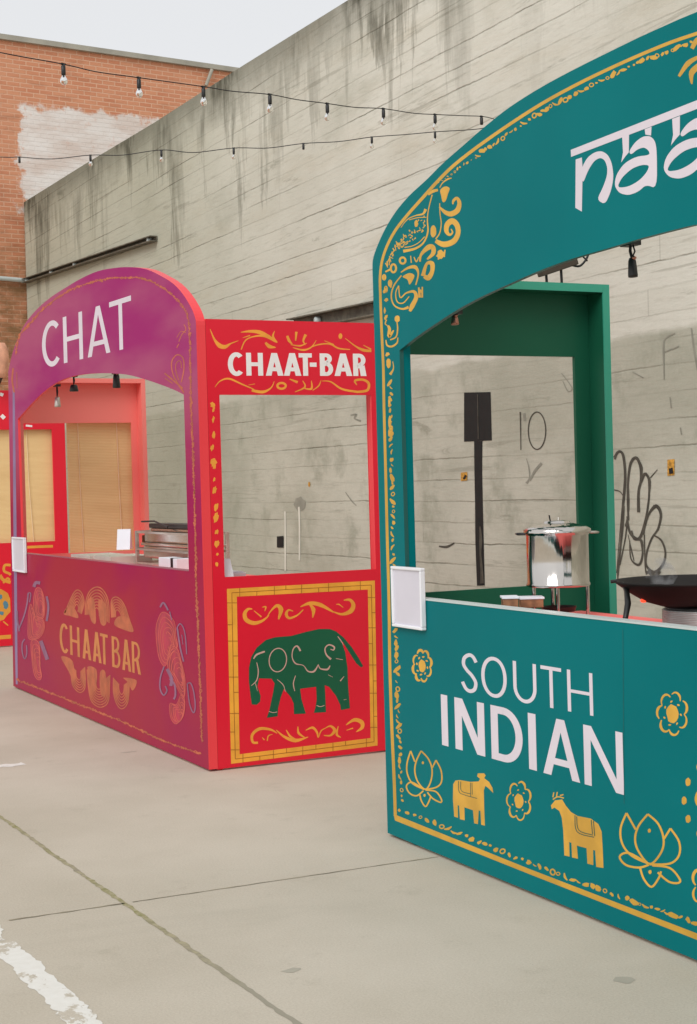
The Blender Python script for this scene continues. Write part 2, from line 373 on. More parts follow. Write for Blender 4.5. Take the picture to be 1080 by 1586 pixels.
def m_brick():
    t = NT('old_brick'); x, y, z = t.sep()
    c = t.n('CombineXYZ'); t.lk(x, c.inputs[0]); t.lk(z, c.inputs[1])
    b = t.n('TexBrick', offset=.5); t.lk(c.outputs[0], b.inputs['Vector']); b.inputs['Scale'].default_value = 1
    b.inputs['Brick Width'].default_value = .21; b.inputs['Row Height'].default_value = .068; b.inputs['Mortar Size'].default_value = .009
    b.inputs['Mortar Smooth'].default_value = .3; b.inputs['Bias'].default_value = -.1
    b.inputs['Color1'].default_value = (*lin(212, 148, 114), 1); b.inputs['Color2'].default_value = (*lin(200, 130, 98), 1); b.inputs['Mortar'].default_value = (*lin(222, 176, 146), 1)
    base = t.mix(t.math('MULTIPLY', t.ramp(t.noise(.5, 5, .6), .42, .7), .5), b.outputs['Color'], lin(216, 160, 128))
    base = t.mix(t.math('MULTIPLY', t.ramp(t.noise(3.5, 4, .6, sc3=(.5, 1, 2)), .5, .75), .4), base, lin(150, 96, 70))
    # grimier bricks low down where the wall was left unpainted
    low = t.math('SUBTRACT', 1, t.ramp(t.math('ADD', z, t.math('MULTIPLY', t.noise(1.3, 4), 1.2)), 5.2, 6.3))
    base = t.mix(t.math('MULTIPLY', low, t.ramp(t.noise(2.2, 6, .7, sc3=(1, 1, 1.8)), .3, .68)), base, lin(136, 104, 72))
    # ragged whitewashed patch
    nz = t.math('MULTIPLY', t.math('SUBTRACT', t.noise(2.4, 6, .65), .5), .9)
    ux = t.math('ADD', x, nz); uz = t.math('ADD', z, t.math('MULTIPLY', nz, .8))
    xf, zt = PATCH
    px_ = t.ramp(ux, xf-.04, xf+.04); pz = t.math('SUBTRACT', 1, t.ramp(uz, zt-.05, zt+.05))
    pr = t.math('SUBTRACT', 1, t.ramp(ux, xf+4.2, xf+4.9)); pb = t.ramp(uz, 5.75, 5.85)
    pm = t.math('MULTIPLY', t.math('MULTIPLY', px_, pz), t.math('MULTIPLY', pr, pb))
    wash = t.mix(t.ramp(t.noise(1.6, 6, .65, sc3=(.6, 1, 1.6)), .35, .7), lin(236, 230, 224), lin(214, 196, 184))
    base = t.mix(t.math('MULTIPLY', pm, t.math('SUBTRACT', 1, t.math('MULTIPLY', t.ramp(t.noise(5, 5, .7), .55, .75), .5))), base, wash)
    t.col(base); t.b.inputs['Roughness'].default_value = .92; t.b.inputs['Specular IOR Level'].default_value = .2
    t.bump(t.math('ADD', t.math('MULTIPLY', b.outputs['Fac'], -1), t.math('MULTIPLY', t.noise(20, 4), .6)), .6, .01)
    return t.m
def ground_cols(t):
    base = t.mix(t.ramp(t.noise(.55, 6, .6), .3, .7), lin(185, 176, 161), lin(202, 193, 179))
    base = t.mix(t.math('MULTIPLY', t.ramp(t.noise(.22, 4, .6, sc3=(2.2, .7, 1)), .5, .75), .4), base, lin(174, 168, 153))
    base = t.mix(t.math('MULTIPLY', t.ramp(t.noise(4, 6, .7), .56, .74), .32), base, lin(158, 151, 135))
    base = t.mix(t.math('MULTIPLY', t.ramp(t.noise(1.1, 7, .72, dist=.5), .60, .70), .18), base, lin(205, 199, 182))
    sp_ = t.ramp(t.noise(210, 2, .6), .66, .72); base = t.mix(t.math('MULTIPLY', sp_, .35), base, lin(120, 112, 98))
    base = t.mix(t.math('MULTIPLY', t.ramp(t.noise(.35, 5, .65, sc3=(1, 1.6, 1), dist=.8), .50, .68), .3), base, lin(166, 160, 146))
    return t.mix(.6, base, t.mix(t.noise(140, 3, .7), lin(96, 92, 82), lin(250, 248, 240)), 'SOFT_LIGHT')
def m_ground():
    t = NT('worn_concrete_paving'); t.col(ground_cols(t)); t.b.inputs['Roughness'].default_value = .85
    t.b.inputs['Specular IOR Level'].default_value = .25; t.bump(t.noise(60, 5, .7), .25, .004); return t.m
def m_stripe():
    t = NT('worn_white_line'); n = t.noise(9, 6, .7, sc3=(1, .6, 1)); x = t.sep()[0]
    m = t.ramp(n, .39, .45)
    t.col(t.mix(m, ground_cols(t), t.mix(t.noise(30, 4), lin(236, 234, 228), lin(220, 216, 206)))); t.b.inputs['Roughness'].default_value = .8; return t.m
def m_joint():
    t = NT('mossy_joint_filler'); n = t.noise(1.6, 4, .6); k = t.noise(22, 5, .7)
    c = t.mix(t.ramp(n, .38, .6), lin(138, 134, 84), lin(150, 141, 120)); c = t.mix(t.ramp(k, .4, .62), c, lin(170, 160, 130))
    y = t.sep()[1]; c = t.mix(t.math('SUBTRACT', 1, t.ramp(y, 4.0, 4.6)), c, lin(156, 149, 132))
    t.col(c); t.b.inputs['Roughness'].default_value = .95; return t.m
def m_gloss(name, a, b, rough=.32, scale=.8, spec=.5):
    t = NT(name); t.col(t.mix(t.ramp(t.noise(scale, 3), .3, .7), lin(*a), lin(*b)))
    t.lk(t.math('ADD', rough-.05, t.math('MULTIPLY', t.noise(6, 4), .12)), t.b.inputs['Roughness'])
    t.b.inputs['Specular IOR Level'].default_value = spec
    t.bump(t.noise(1.6, 2), .06, .02); return t.m
def m_plum():
    """magenta panel varying between mauve, magenta and brick red, mauve towards the top"""
    t = NT('plum_panel'); x, y, z = t.sep()
    n = t.noise(.85, 4, .5, sc3=(1, .7, 1.3), dist=.4)
    c = t.mix(t.ramp(n, .36, .64), lin(156, 8, 76), lin(166, 38, 58)); t.b.inputs['Specular IOR Level'].default_value = .06
    hi = t.ramp(t.math('ADD', z, t.math('MULTIPLY', t.math('SUBTRACT', t.noise(.7, 3), .5), .9)), 1.15, 2.1)
    c2 = t.mix(t.ramp(t.noise(.9, 4, .5, sc3=(1, .5, 2)), .38, .62), lin(158, 36, 108), lin(172, 82, 118))
    c = t.mix(hi, c, c2)
    c = t.mix(t.math('MULTIPLY', t.math('SUBTRACT', 1, t.ramp(z, 0, .9)), .4), c, lin(160, 60, 74))
    t.col(c); t.b.inputs['Roughness'].default_value = .38; t.bump(t.noise(1.4, 2), .05, .02); return t.m
def m_blind():
    t = NT('woven_bamboo'); x, y, z = t.sep()
    w = t.n('TexWave', wave_type='BANDS', bands_direction='Z'); w.inputs['Scale'].default_value = 26; w.inputs['Distortion'].default_value = 1.2; w.inputs['Detail'].default_value = 3
    t.lk(t.co(), w.inputs[0])
    c = t.mix(w.outputs['Fac'], lin(236, 198, 138), lin(246, 214, 158)); c = t.mix(t.math('MULTIPLY', t.ramp(t.noise(2, 5, .6, sc3=(.6, 1, 5)), .4, .7), .4), c, lin(222, 182, 124))
    t.col(c); t.b.inputs['Roughness'].default_value = .7; t.bump(w.outputs['Fac'], .4, .004); return t.m
def m_glass():
    t = NT('clear_glass'); t.b.inputs['Transmission Weight'].default_value = 1; t.b.inputs['Roughness'].default_value = .02; t.b.inputs['IOR'].default_value = 1.3
    t.b.inputs['Base Color'].default_value = (.93, .93, .9, 1); return t.m
def m_steel(name='brushed_steel', rough=.14, c=(200, 196, 190), ripple=False):
    t = NT(name); t.col(t.mix(t.noise(4, 3, sc3=(1, 1, .2)), lin(*c), lin(*[int(k*.85) for k in c])))
    if ripple: t.bump(t.noise(1, 3, .6, sc3=(18, 18, .5)), .22, .02)
    t.b.inputs['Metallic'].default_value = 1; t.lk(t.math('ADD', rough, t.math('MULTIPLY', t.noise(30, 3, sc3=(1, 1, .1)), .12)), t.b.inputs['Roughness']); return t.m
def m_ember():
    t = NT('glowing_burner'); t.b.inputs['Base Color'].default_value = (.8, .05, .02, 1); t.b.inputs['Emission Color'].default_value = (1, .08, .03, 1); t.b.inputs['Emission Strength'].default_value = 1.3; return t.m

GR = m_ground()
TEAL = m_gloss('teal_laminate', (0, 108, 112), (2, 116, 119), .38, spec=.06)
TEALEDGE = m_gloss('teal_edge', (12, 84, 80), (20, 92, 88), .4)
GREENIN = m_gloss('green_paint_frame_shade', (24, 92, 68), (28, 100, 74), .42, spec=.25)  # the panel's own green, also used as shade inside its frame
GREENLIT = m_gloss('green_lit_edge', (54, 158, 132), (60, 164, 138), .4)  # same green with light on the frame edge put into the colour
RED = m_gloss('signal_red_paint', (226, 16, 46), (232, 24, 52), .34)
REDRIM = m_gloss('red_edge_skylit', (240, 62, 70), (244, 70, 76), .4)  # red lightened towards coral: skylight on the edges put into the colour
CORAL = m_gloss('coral_paint', (255, 132, 124), (255, 140, 130), .42)
PLUM = m_plum()
GOLD = simple('gold_paint', (208, 160, 56), .45, var=.1, scale=5)
GOLD2 = simple('warm_gold_paint', (226, 150, 62), .45, var=.1, scale=5)
GOLDLINE = simple('brown_line_paint', (160, 88, 24), .5)
OCHRE = simple('faded_ochre_paint', (190, 98, 62), .5, var=.14, scale=9)
OCHRE2 = simple('ochre_letter_paint', (204, 126, 66), .5, var=.1, scale=9)
HAZEBLUE = simple('dusty_mauve_paint', (142, 92, 122), .5, var=.12, scale=9)
MAUVE = simple('slate_mauve_paint', (140, 116, 156), .45, var=.1)
WHITE = simple('white_letter_paint', (222, 212, 220), .45, var=.03)
WHITE2 = simple('bright_white_paint', (244, 238, 236), .45, var=.03)
EGREEN = simple('emerald_paint', (10, 92, 62), .45, var=.06)
PINKL = simple('pale_pink_line', (220, 172, 160), .5)
TEALLINE = simple('dark_teal_line', (20, 92, 80), .5)
PLASTIC = simple('white_plastic', (214, 210, 220), .35, var=.03)
PAPER = simple('white_paper', (232, 234, 240), .6, var=.04)
BLACKM = simple('black_metal', (26, 26, 26), .4, var=.1)
BLACKP = simple('black_spray', (16, 19, 18), .7, var=.2, scale=14)
POL = m_steel('polished_pan_steel', .18, (236, 230, 218))
GREYP = simple('dark_pencil_spray', (78, 74, 64), .8, var=.2, scale=14)
FAINTP = simple('faint_spray', (146, 144, 130), .85, var=.1, scale=9)
CHANNEL = simple('weathered_channel_iron', (104, 99, 86), .7, var=.25, scale=12, bump=.3)
RUBBER = simple('black_rubber', (24, 24, 26), .6)
STEEL = simple('satin_steel', (206, 200, 190), .3, metal=.7, var=.15, scale=6); STEEL2 = m_steel('bright_steel', .07, (226, 220, 214), True)
IRON = simple('seasoned_iron', (36, 33, 31), .7, var=.2, spec=.25)
ALU = simple('ribbed_aluminium', (186, 186, 182), .38, metal=.45, var=.15, scale=8)
COPPER = m_steel('copper', .3, (198, 140, 120))
WOODT = simple('brown_wood', (150, 104, 70), .6, var=.25, scale=25)
BLIND = m_blind(); GLASS = m_glass(); EMBER = m_ember()
CORD = simple('pale_cord', (252, 226, 188), .7)
LEDGE = simple('pale_ledge', (196, 206, 204), .4, var=.03)
COPING = simple('grey_coping', (168, 164, 150), .8, var=.12, scale=2, bump=.3)

# ------------------------------------------------------------------ setting: ground and its markings
g = MB(); g.add([(-150, -120, 0), (150, -120, 0), (150, 260, 0), (-150, 260, 0)], [(0,1,2,3)])
tag(g.build('ground', GR), kind='structure')
def strip(name, pts, w, mat, z, seed, jag=.25, step=.03):
    rnd = random.Random(seed); (xa, ya), (xb, yb) = pts; L = math.hypot(xb-xa, yb-ya); n = int(L/step)
    dx, dy = (xb-xa)/L, (yb-ya)/L; vs = []; dr = 0
    for i in range(n+1):
        t = i*L/n; dr = dr*.94+rnd.uniform(-1, 1)*w*.06
        for sg in (-1, 1):
            ww = w/2*(1+rnd.uniform(-jag, jag)); vs.append((xa+dx*t-dy*(sg*ww+dr), ya+dy*t+dx*(sg*ww+dr), z))
    m = MB(); m.add(vs, [(2*i, 2*i+2, 2*i+3, 2*i+1) for i in range(n)])
    return tag(m.build(name, mat), kind='structure')
JOINT = m_joint()
JTHIN = simple('thin_joint_dirt', (150, 140, 118), .95, var=.25, scale=8)
strip('pavement_joint', ((1.70, 1.5), (1.59, 7.2)), .019, JOINT, .0012, 3, .45)
strip('pavement_joint', ((1.59, 7.2), (1.45, 22)), .02, JOINT, .0012, 4, .4)
strip('pavement_joint', ((1.22, 5.212), (1.63, 5.21)), .010, JTHIN, .0012, 5, .7)
strip('pavement_joint', ((1.66, 5.21), (2.90, 5.204)), .007, JTHIN, .0012, 6, .7)
strip('painted_line', ((1.15, 1.5), (1.145, 4.96)), .088, m_stripe(), .0012, 8, .12, .02)
strip('painted_line', ((1.13, 4.99), (1.165, 5.20)), .05, bpy.data.materials['worn_white_line'], .0012, 9, .3, .02)
strip('painted_line', ((.75, 1.5), (.79, 4.3)), .05, bpy.data.materials['worn_white_line'], .0012, 10, .2, .02)
c = on(2, 0, 12, 1186); strip('painted_line', ((c.x-.10, c.y-.0), (c.x+.09, c.y+.02)), .08, bpy.data.materials['worn_white_line'], .0012, 11, .4, .02)
m = MB(); rnd = random.Random(4)
STAIN = simple('ground_smudge', (174, 168, 152), .9, var=.1)
for (px, py, w, h) in ((968, 1518, .04, .03), (452, 1503, .03, .02), (200, 1165, .05, .012)):
    c = on(2, 0, px, py); k = 11
    m.add([(c.x+w*math.cos(6.283*i/k)*rnd.uniform(.6, 1.2), c.y+h*math.sin(6.283*i/k)*rnd.uniform(.6, 1.3), .0008) for i in range(k)], [tuple(range(k))])
tag(m.build('ground_stains', STAIN), kind='structure')

# ------------------------------------------------------------------ concrete wall
XW = 6.0
wallT = MB()
YE = 23.2
prof = [(-25, -.2), (YE, -.2), (YE, 5.93), (20, 5.86), (17.1, 5.775), (14.4, 5.735), (11.97, 5.68), (6, 5.6), (-25, 5.5)]
plate(wallT, 0, XW, XW+.35, prof, None, 0, 0)
wall = tag(wallT.build('concrete_wall', m_wall()), 'tall board-formed concrete wall with black drip stains along its top', 'wall')
p = Paint(0, XW, .003)
p.poly([(719, 608), (760, 607), (762, 682), (719, 684)])
p.stroke([(741, 683), (741, 730), (742, 780), (743, 840), (745, 907)], [13, 12, 12, 13, 12], n=3)
p.build('sign_silhouette', BLACKP, wall)
p = Paint(0, XW, .006); p.stroke([(740, 611), (740.5, 645), (741, 680)], 1.2)  # painted highlight line down the black sign shape
z5 = Z(740, 680, 3.176)
p.stroke(z5([(12, 430), (16, 500), (14, 560), (20, 640), (22, 710)]), [2, 5, 3, 4, 6])
p.build('sign_silhouette_highlight_lines', GREYP, wall)
p = Paint(0, XW, .003)
p.stroke([(806, 638), (806.5, 660), (807, 697)], [2.2, 1.8, 1.2]); p.ring((832, 667), 13.5, 29, 1.8)
for q, w in (([(675, 100), (685, 70), (703, 62), (720, 90), (728, 200), (715, 350), (704, 520), (690, 680)], [3, 4, 4, 3, 3, 3, 3, 2]),
             ([(672, 250), (700, 258), (716, 280)], [2, 1]), ([(735, 400), (728, 480), (700, 620)], [3, 2, 2]),
             ([(742, 400), (738, 260), (750, 130), (778, 92), (800, 130), (804, 200), (792, 260), (792, 360)], [3, 3, 4, 5, 4, 4, 4, 5]),
             ([(735, 380), (750, 460), (795, 490), (825, 400), (842, 300), (842, 200), (822, 172), (806, 215)], [2, 4, 5, 3, 3, 3, 5, 2]),
             ([(748, 500), (755, 590), (795, 618), (812, 560), (800, 490)], [1.5, 2, 4, 3, 2]),
             ([(815, 470), (840, 375), (878, 330), (900, 370), (888, 440), (856, 490), (832, 560), (830, 620), (868, 655), (910, 620), (924, 560), (905, 500), (870, 475)], [2, 3, 6, 3, 3, 3, 3, 3, 5, 4, 3, 3, 2]),
             ([(668, 90), (690, 64), (712, 78), (722, 180), (712, 330), (698, 480), (684, 660)], [1, 2, 2, 1.5, 2, 1, 1.5]), ([(690, 690), (688, 640), (700, 560), (716, 430), (722, 330)], [2, 1.5, 2, 2, 1]), ([(726, 430), (744, 340), (742, 180), (762, 92)], [1.5, 2, 1.5, 2]),
             ([(782, 95), (808, 140), (800, 240)], [2, 3, 1]), ([(826, 165), (850, 210), (836, 330), (818, 470)], [1.5, 2, 2, 2]), ([(758, 450), (770, 490), (806, 500), (812, 560)], [2, 4, 4, 2]), ([(864, 330), (892, 335), (905, 380), (890, 450)], [4, 3, 2, 1]), ([(820, 470), (822, 560), (826, 640), (835, 665)], [2, 2, 2, 5]), ([(740, 470), (760, 560), (770, 600)], [1, 2, 1]),
             ([(850, 190), (885, 150)], [2, 1]), ([(840, 645), (870, 675), (900, 650)], [6, 7, 3])):
    p.stroke(z5(q), w)
p.stroke([(680, 846), (692, 847), (704, 841)], [2, 4, 2])
p.build('graffiti', GREYP, wall)
p = Paint(0, XW, .003)
p.stroke(z5([(240, 95), (252, 140), (255, 190), (240, 218)]), [1, 2, 2, 4]); p.stroke(z5([(258, 205), (280, 160), (315, 118)]), [2, 4, 4])
p.stroke([(1029, 588), (1028, 545), (1030, 525), (1046, 516)], [1.5, 3, 2, 2]); p.stroke([(1030, 545), (1052, 536)], 2); p.stroke([(1071, 508), (1075, 540), (1081, 575)], [2, 3, 2])
p.stroke([(980, 576), (997, 585)], 1.5); p.stroke([(870, 578), (886, 600), (880, 606), (872, 590)], 1.2); p.stroke([(812, 640), (813, 652)], 4)
p.stroke([(535, 762), (545, 776), (552, 783)], [1, 2, 1]); p.stroke([(543, 643), (552, 642), (549, 648), (559, 652)], [2, 3, 2, 3]); p.oval((464, 781), 9, 11, 0, .2)
p.stroke([(1038, 615), (1040, 632)], 2); p.stroke([(1054, 662), (1056, 673)], 2)
p.build('faint_graffiti', FAINTP, wall)
p = Paint(0, XW, .004); p.stroke([(441.5, 792), (442, 830), (442, 884)], 2.5); p.stroke([(463, 785), (464, 815), (464, 868)], 2.5); p.build('white_drips', simple('white_drip_paint', (214, 212, 198), .7), wall)
p = Paint(0, XW, .004); p.poly([(1034, 712), (1045, 711), (1045, 736), (1034, 737)]); p.poly([(714, 732), (724, 731), (724, 744), (714, 745)]); p.oval((479, 750), 1.7, 4)
p.build('orange_stickers', simple('orange_sticker', (206, 152, 60), .6, var=.3, scale=60), wall)
p = Paint(0, XW, .008); p.poly([(1036, 726), (1042, 724), (1043, 733), (1037, 734)]); p.stroke([(718, 742), (722, 736)], 3); p.poly([(429, 831), (439, 830), (439, 848), (429, 848)])
p.build('sticker_print', BLACKP, wall)
# steel channels bolted to the wall
def channel(a, b, th, label, bolts):
    A, B = on(0, XW-.05, *a), on(0, XW-.05, *b); t = thing('wall_channel', A, label, 'steel channel')
    d = (B-A); n = d.normalized(); up = Vector((0, -n.z, n.y)); m = MB()
    C_ = (A+B)/2
    m.obox(C_+up*th/2, d/2, up*.006, Vector((.045, 0, 0))); m.obox(C_-up*th/2, d/2, up*.006, Vector((.045, 0, 0))); m.obox(C_+Vector((.04, 0, 0)), d/2, up*(th/2-.006), Vector((.005, 0, 0)))
    m.build('channel_section', CHANNEL, t)
    for f in bolts:
        q = A+d*f; k = MB(); k.lathe(q+Vector((.03, 0, 0)), [(.0, -.05), (.03, -.05), (.035, -.01), (.03, 0)], 10, axis=(1, 0, 0)); k.build('bolt', LEDGE, t)
    return t
channel((38, 435), (238, 369), .055, 'dark steel channel bolted high on the concrete wall above the plum stall', (.02, .25, .45, .97))
channel((450, 504), (600, 474), .11, 'dark steel channel on the concrete wall just above the red side panel', (.3,))
# ------------------------------------------------------------------ brick building at the far end
hp = on(2, 0, 38, 1000)
bdir = Vector((math.sin(R(83.1)), math.cos(R(83.1)), 0)); bn = Vector((-bdir.y, bdir.x, 0))
B0 = Vector((XW, YE, 0))+Vector((-0.0, .02, 0))
bp = lambda px, py: onplane(B0, bn, px, py)
ztop = bp(0, 52).z; zt2 = bp(368, 107).z
loc = lambda P: (P-B0).dot(bdir)
PATCH = (loc(bp(30, 200)), bp(100, 170).z)
bw = MB(); x0, x1 = -9.0, 14.0
bw.box(x0, x1, 0, 9, -.2, (ztop+zt2)/2-.08)
bo = thing('brick_building', B0, 'orange brick building with a whitewashed patch behind the concrete wall', 'building'); bo.rotation_euler.z = math.atan2(bdir.y, bdir.x)
def bbuild(m, name, mat, parent):
    o = MB.build(m, name, mat); o.parent = parent; WOFF[o.name] = Vector(); return o
bbuild(bw, 'wall', m_brick(), bo)
cp = MB(); zc = (ztop+zt2)/2; cp.box(x0-.1, x1+.1, -.06, 9.1, zc-.078, zc); bbuild(cp, 'coping', COPING, bo)
a, b = loc(bp(325, 96)), loc(bp(316, 134)); cp = MB(); cp.tube([(a, -.07, zc-.1), (b, -.07, bp(316, 134).z)], .03); bbuild(cp, 'drainpipe', COPING, bo)
cp = MB(); q = bp(12, 432); cp.tube([(loc(q)-.8, -.05, q.z+.02), (loc(q)+.4, -.05, q.z-.02)], .035); bbuild(cp, 'conduit', LEDGE, bo)

# ------------------------------------------------------------------ stalls
def f2(xf): return lambda pts: [(on(0, xf, x, y).y, on(0, xf, x, y).z) for x, y in pts]
def side_panel(parent, y_out, y_in_dir, x0, x1, ztop, w, mats, rimmat, name='side_panel', rim=True):
    """sheet at y_out; a box rim of studs stands proud on the side y_in_dir (+1/-1).  w = (wx0, wx1, wz0, wz1) the window"""
    s = MB(); y1 = y_out+y_in_dir*.018
    plate(s, 1, y_out, y1, [(x0, .01), (x1, .01), (x1, ztop), (x0, ztop)], [(w[0], w[2]), (w[1], w[2]), (w[1], w[3]), (w[0], w[3])], 0, 1)
    o = s.build(name, mats, parent)
    if rim:
        r = MB(); a, b = sorted((y1, y1+y_in_dir*.11)); t = .034
        r.box(x1-t, x1-.001, a, b, .001, ztop-.001, 0); r.box(x0+.002, x1-t-.0005, a, b, ztop-t, ztop-.002, 0); r.box(x0+.002, x0+t, a, b, .001, ztop-t-.0005, 0)
        ro = r.build('stud_frame', mats[1], o, bevel=.002)
        r = MB(); q_ = y1+y_in_dir*.1105; a, b = sorted((q_, q_+y_in_dir*.006))
        r.box(x1-t-.0005, x1, a, b, .001, ztop); r.box(x0+.002, x1-t-.001, a, b, ztop-t-.0005, ztop)
        r.build('frame_edge_strip', rimmat, o)  # added cap on the frame front; carries the lit green on the teal stall
    return o
# --- teal stall
XT, YTe = 2.90, 5.63
OT = (XT, YTe, 0)
teal = thing('food_stall', OT, 'big teal arched food stall with gold lotus and animal paintings reading South Indian', 'food stall', 'arched festival food stalls')
outer_px = [(600, 1295), (590, 960), (586, 860), (581.5, 700), (578, 560), (576.2, 504), (575, 465), (574.6, 438), (575.5, 418), (578, 401), (585, 380), (597, 354), (613, 328), (634, 303), (661, 278), (687, 252), (719, 224), (750, 197), (790, 165.5), (840, 134), (890, 107), (940, 82), (990, 57.5)]
o2 = f2(XT)(outer_px); mid = 3.72
yref = o2[0][0]
left = [(YTe, 0.0)]+[(min(y, YTe), z) for y, z in o2[1:5]]
left = [(YTe, 0.012), (YTe, 2.05)]+[(min(y, YTe), z) for y, z in o2[5:]]
ys = [p_[0] for p_ in left]; left = [p_ for p_ in left if p_[0] > mid+.05]
zmax = left[-1][1]
pts = catmull([(y, z) for y, z in left[1:]], 4)
outl = [left[0]]+pts+[(mid, zmax)]+[(2*mid-y, z) for y, z in reversed(pts)]+[(2*mid-YTe, .012)]
op_px = [(622, 542), (645, 522), (674, 502), (708, 480), (745, 460), (785, 441.5), (835, 419.5), (885, 401), (940, 385), (990, 370)]
h2 = f2(XT)(op_px); h2 = [q for q in h2 if q[0] > mid+.03]
zc_ = on(0, XT, 870, 930+.0959*(870-663)).z; zc_ = .998
jy = on(0, XT, 624, 730).y
hp_ = catmull([(jy, h2[0][1])]+h2[1:], 3)
hole = [(jy, zc_)]+hp_+[(mid, h2[-1][1]+.0005)]+[(2*mid-y, z) for y, z in reversed(hp_)]+[(2*mid-jy, zc_)]
s = MB(); plate(s, 0, XT, XT+.018, outl, hole, 0, 1); edge_band(s, 0, XT+.0182, XT+.05, outl, (mid, 1.2), .03, 1)
fp = s.build('front_panel', [TEAL, TEALEDGE], teal)
s = MB(); s.box(XT-.002, XT+.05, 2*mid-jy+.002, jy-.002, zc_+.0005, zc_+.006); s.build('counter_ledge', LEDGE, teal)
s = MB(); s.box(XT+.019, XT+.05, jy+.002, jy+.03, .0, h2[0][1]+.05); s.box(XT+.019, XT+.05, 2*mid-jy-.03, 2*mid-jy-.002, 0, h2[0][1]+.05); s.box(XT+.019, XT+.05, 2*mid-jy, jy, zc_-.06, zc_-.002); s.build('back_batten', TEAL, teal)
XB = on(1, YTe-.13, 943, 445).x; zs = on(1, YTe-.11, 943, 442).z
side_panel(teal, YTe, -1, XT+.052, XB, zs, (on(1, YTe, 636, 720).x, on(1, YTe-.018, 894, 700).x, 1.0, on(1, YTe-.018, 800, 551).z), [GREENIN, GREENIN], GREENLIT)
side_panel(teal, 2*mid-YTe, 1, XT+.052, XB, zs, (XT+.15, XB-.2, 1.02, 2.0), [TEAL, GREENIN], GREENLIT)
def mirrored(mb):
    # the stall front is symmetrical: repeat the painting on the other half
    m = MB()
    for f in mb.f:
        vs = [(mb.v[i][0]+.0002, 2*mid-mb.v[i][1], mb.v[i][2]) for i in f]
        if max(v[1] for v in vs) < 3.46: m.add(vs, [tuple(range(len(vs)))[::-1]])
    return m
# paintings on the teal front
zA = Z(560, 220, 5.4); zB = Z(560, 430, 5.4); z6 = Z(590, 960, 4.32); z7 = Z(820, 960, 2.938)
p = Paint(0, XT)
line = [(1110, 41), (1080, 51.5), (1040, 65), (990, 85.5), (940, 108), (890, 132.5), (840, 160), (790, 192), (740, 227), (703, 256), (679, 279.5), (655, 306), (631.5, 332.5), (613, 356), (600, 380), (592, 404), (589, 428), (589.2, 451.5), (591, 504), (594, 570), (595, 630), (597.6, 731), (600, 832), (602.7, 933), (604, 1029), (607, 1122), (611, 1214.6), (612.5, 1264)]
p.stroke(line, [5.5, 5.2, 5, 5, 5, 5, 4.5, 4, 4, 4, 4.2, 4.4, 4.6, 4.8], n=3)
p.poly([(610.5, 1263), (615, 1263), (820, 1346), (1080, 1446), (1170, 1481), (1170, 1491), (1080, 1456), (820, 1354), (612, 1271)])
p.blobs([(740, 240), (790, 205), (840, 173), (890, 146), (940, 120), (990, 97), (1040, 77), (1080, 62)], 8, 1.5, 3.6, 5)
p.blobs([(668, 290), (700, 268), (740, 241)], 6, .8, 1.8, 6)
p.blobs([(605, 600), (606, 700), (608.5, 800), (611, 900), (613.5, 990), (616, 1080), (620, 1180), (622.5, 1246)], 9.5, 1.4, 3.2, 7, (1.2, 2.8))
p.blobs([(619, 1254), (700, 1286), (820, 1336), (950, 1385), (1080, 1430), (1160, 1462)], 10, 1.8, 4.2, 8)
p.build('painted_border', GOLD, fp); mirrored(p.mb).build('painted_border', GOLD, fp)
OG = simple('ornament_gold', (218, 166, 62), .45, var=.12, scale=6)
p = Paint(0, XT)
S = lambda q, w, **k: p.stroke(zA(q), [a/5.4 for a in w], **k)
p.poly(zA([(660, 400), (700, 370), (738, 385), (725, 430), (705, 490), (680, 500), (668, 450)]), smooth=True)
S([(652, 540), (700, 585), (750, 600), (803, 570), (820, 510), (800, 468), (770, 490), (765, 520)], [10, 32, 44, 44, 34, 24, 22, 8])
S([(620, 825), (690, 855), (770, 830), (808, 765), (800, 695), (760, 660), (718, 690), (712, 745), (738, 775), (762, 755), (750, 725)], [30, 48, 46, 40, 44, 50, 44, 36, 20, 14, 8])
S([(655, 510), (658, 600), (668, 680), (655, 760), (622, 810)], [7, 8, 8, 9, 12]); S([(655, 380), (680, 340), (720, 310), (755, 300)], [7, 9, 14, 8])
S([(592, 440), (562, 560), (552, 650), (556, 750), (520, 840), (450, 890), (350, 912)], [10, 8, 9, 14, 14, 18, 26]); S([(560, 440), (600, 410), (640, 400)], [12, 26, 20])
p.oval(zA([(602, 745)])[0], 25/5.4, 52/5.4, 0, .06)
S([(330, 715), (380, 650), (450, 615), (515, 600), (538, 560)], [5, 8, 9, 16, 26]); S([(400, 650), (470, 632), (545, 628)], [7, 7, 6]); S([(360, 880), (420, 870), (480, 840), (530, 790)], [8, 7, 7, 8])
p.oval(zA([(458, 680)])[0], 15/5.4, 30/5.4, 0, .1)
rnd = random.Random(12)
for k in range(60):
    a, b = rnd.uniform(0, 1), rnd.uniform(0, 1); cx, cy = 300+230*a, 880-200*a+(b-.5)*170*(1-abs(a-.7)); 
    if cx+cy*.62 < 800: continue
    th = rnd.uniform(.6, 2.6); l = rnd.uniform(10, 28)
    S([(cx, cy), (cx+l*math.cos(th)+5, cy-l*.5*math.sin(th)), (cx+l*math.cos(th), cy-l*math.sin(th))], [rnd.uniform(4, 7), rnd.uniform(5, 10), 4])
for k in range(14):
    t_ = k/13; S([(300+ -90*t_+rnd.uniform(-15, 15), 830+180*t_), (310-90*t_+rnd.uniform(-25, 25), 850+180*t_+rnd.uniform(-10, 30))], [rnd.uniform(7, 16), 6])
for cx, cy, rx, ry in ((345, 990, 24, 26), (268, 1055, 22, 34), (240, 1180, 10, 22), (190, 1130, 10, 18), (205, 1230, 7, 20)): p.ring(zA([(cx, cy)])[0], rx/5.4, ry/5.4, 17/5.4, n=9)
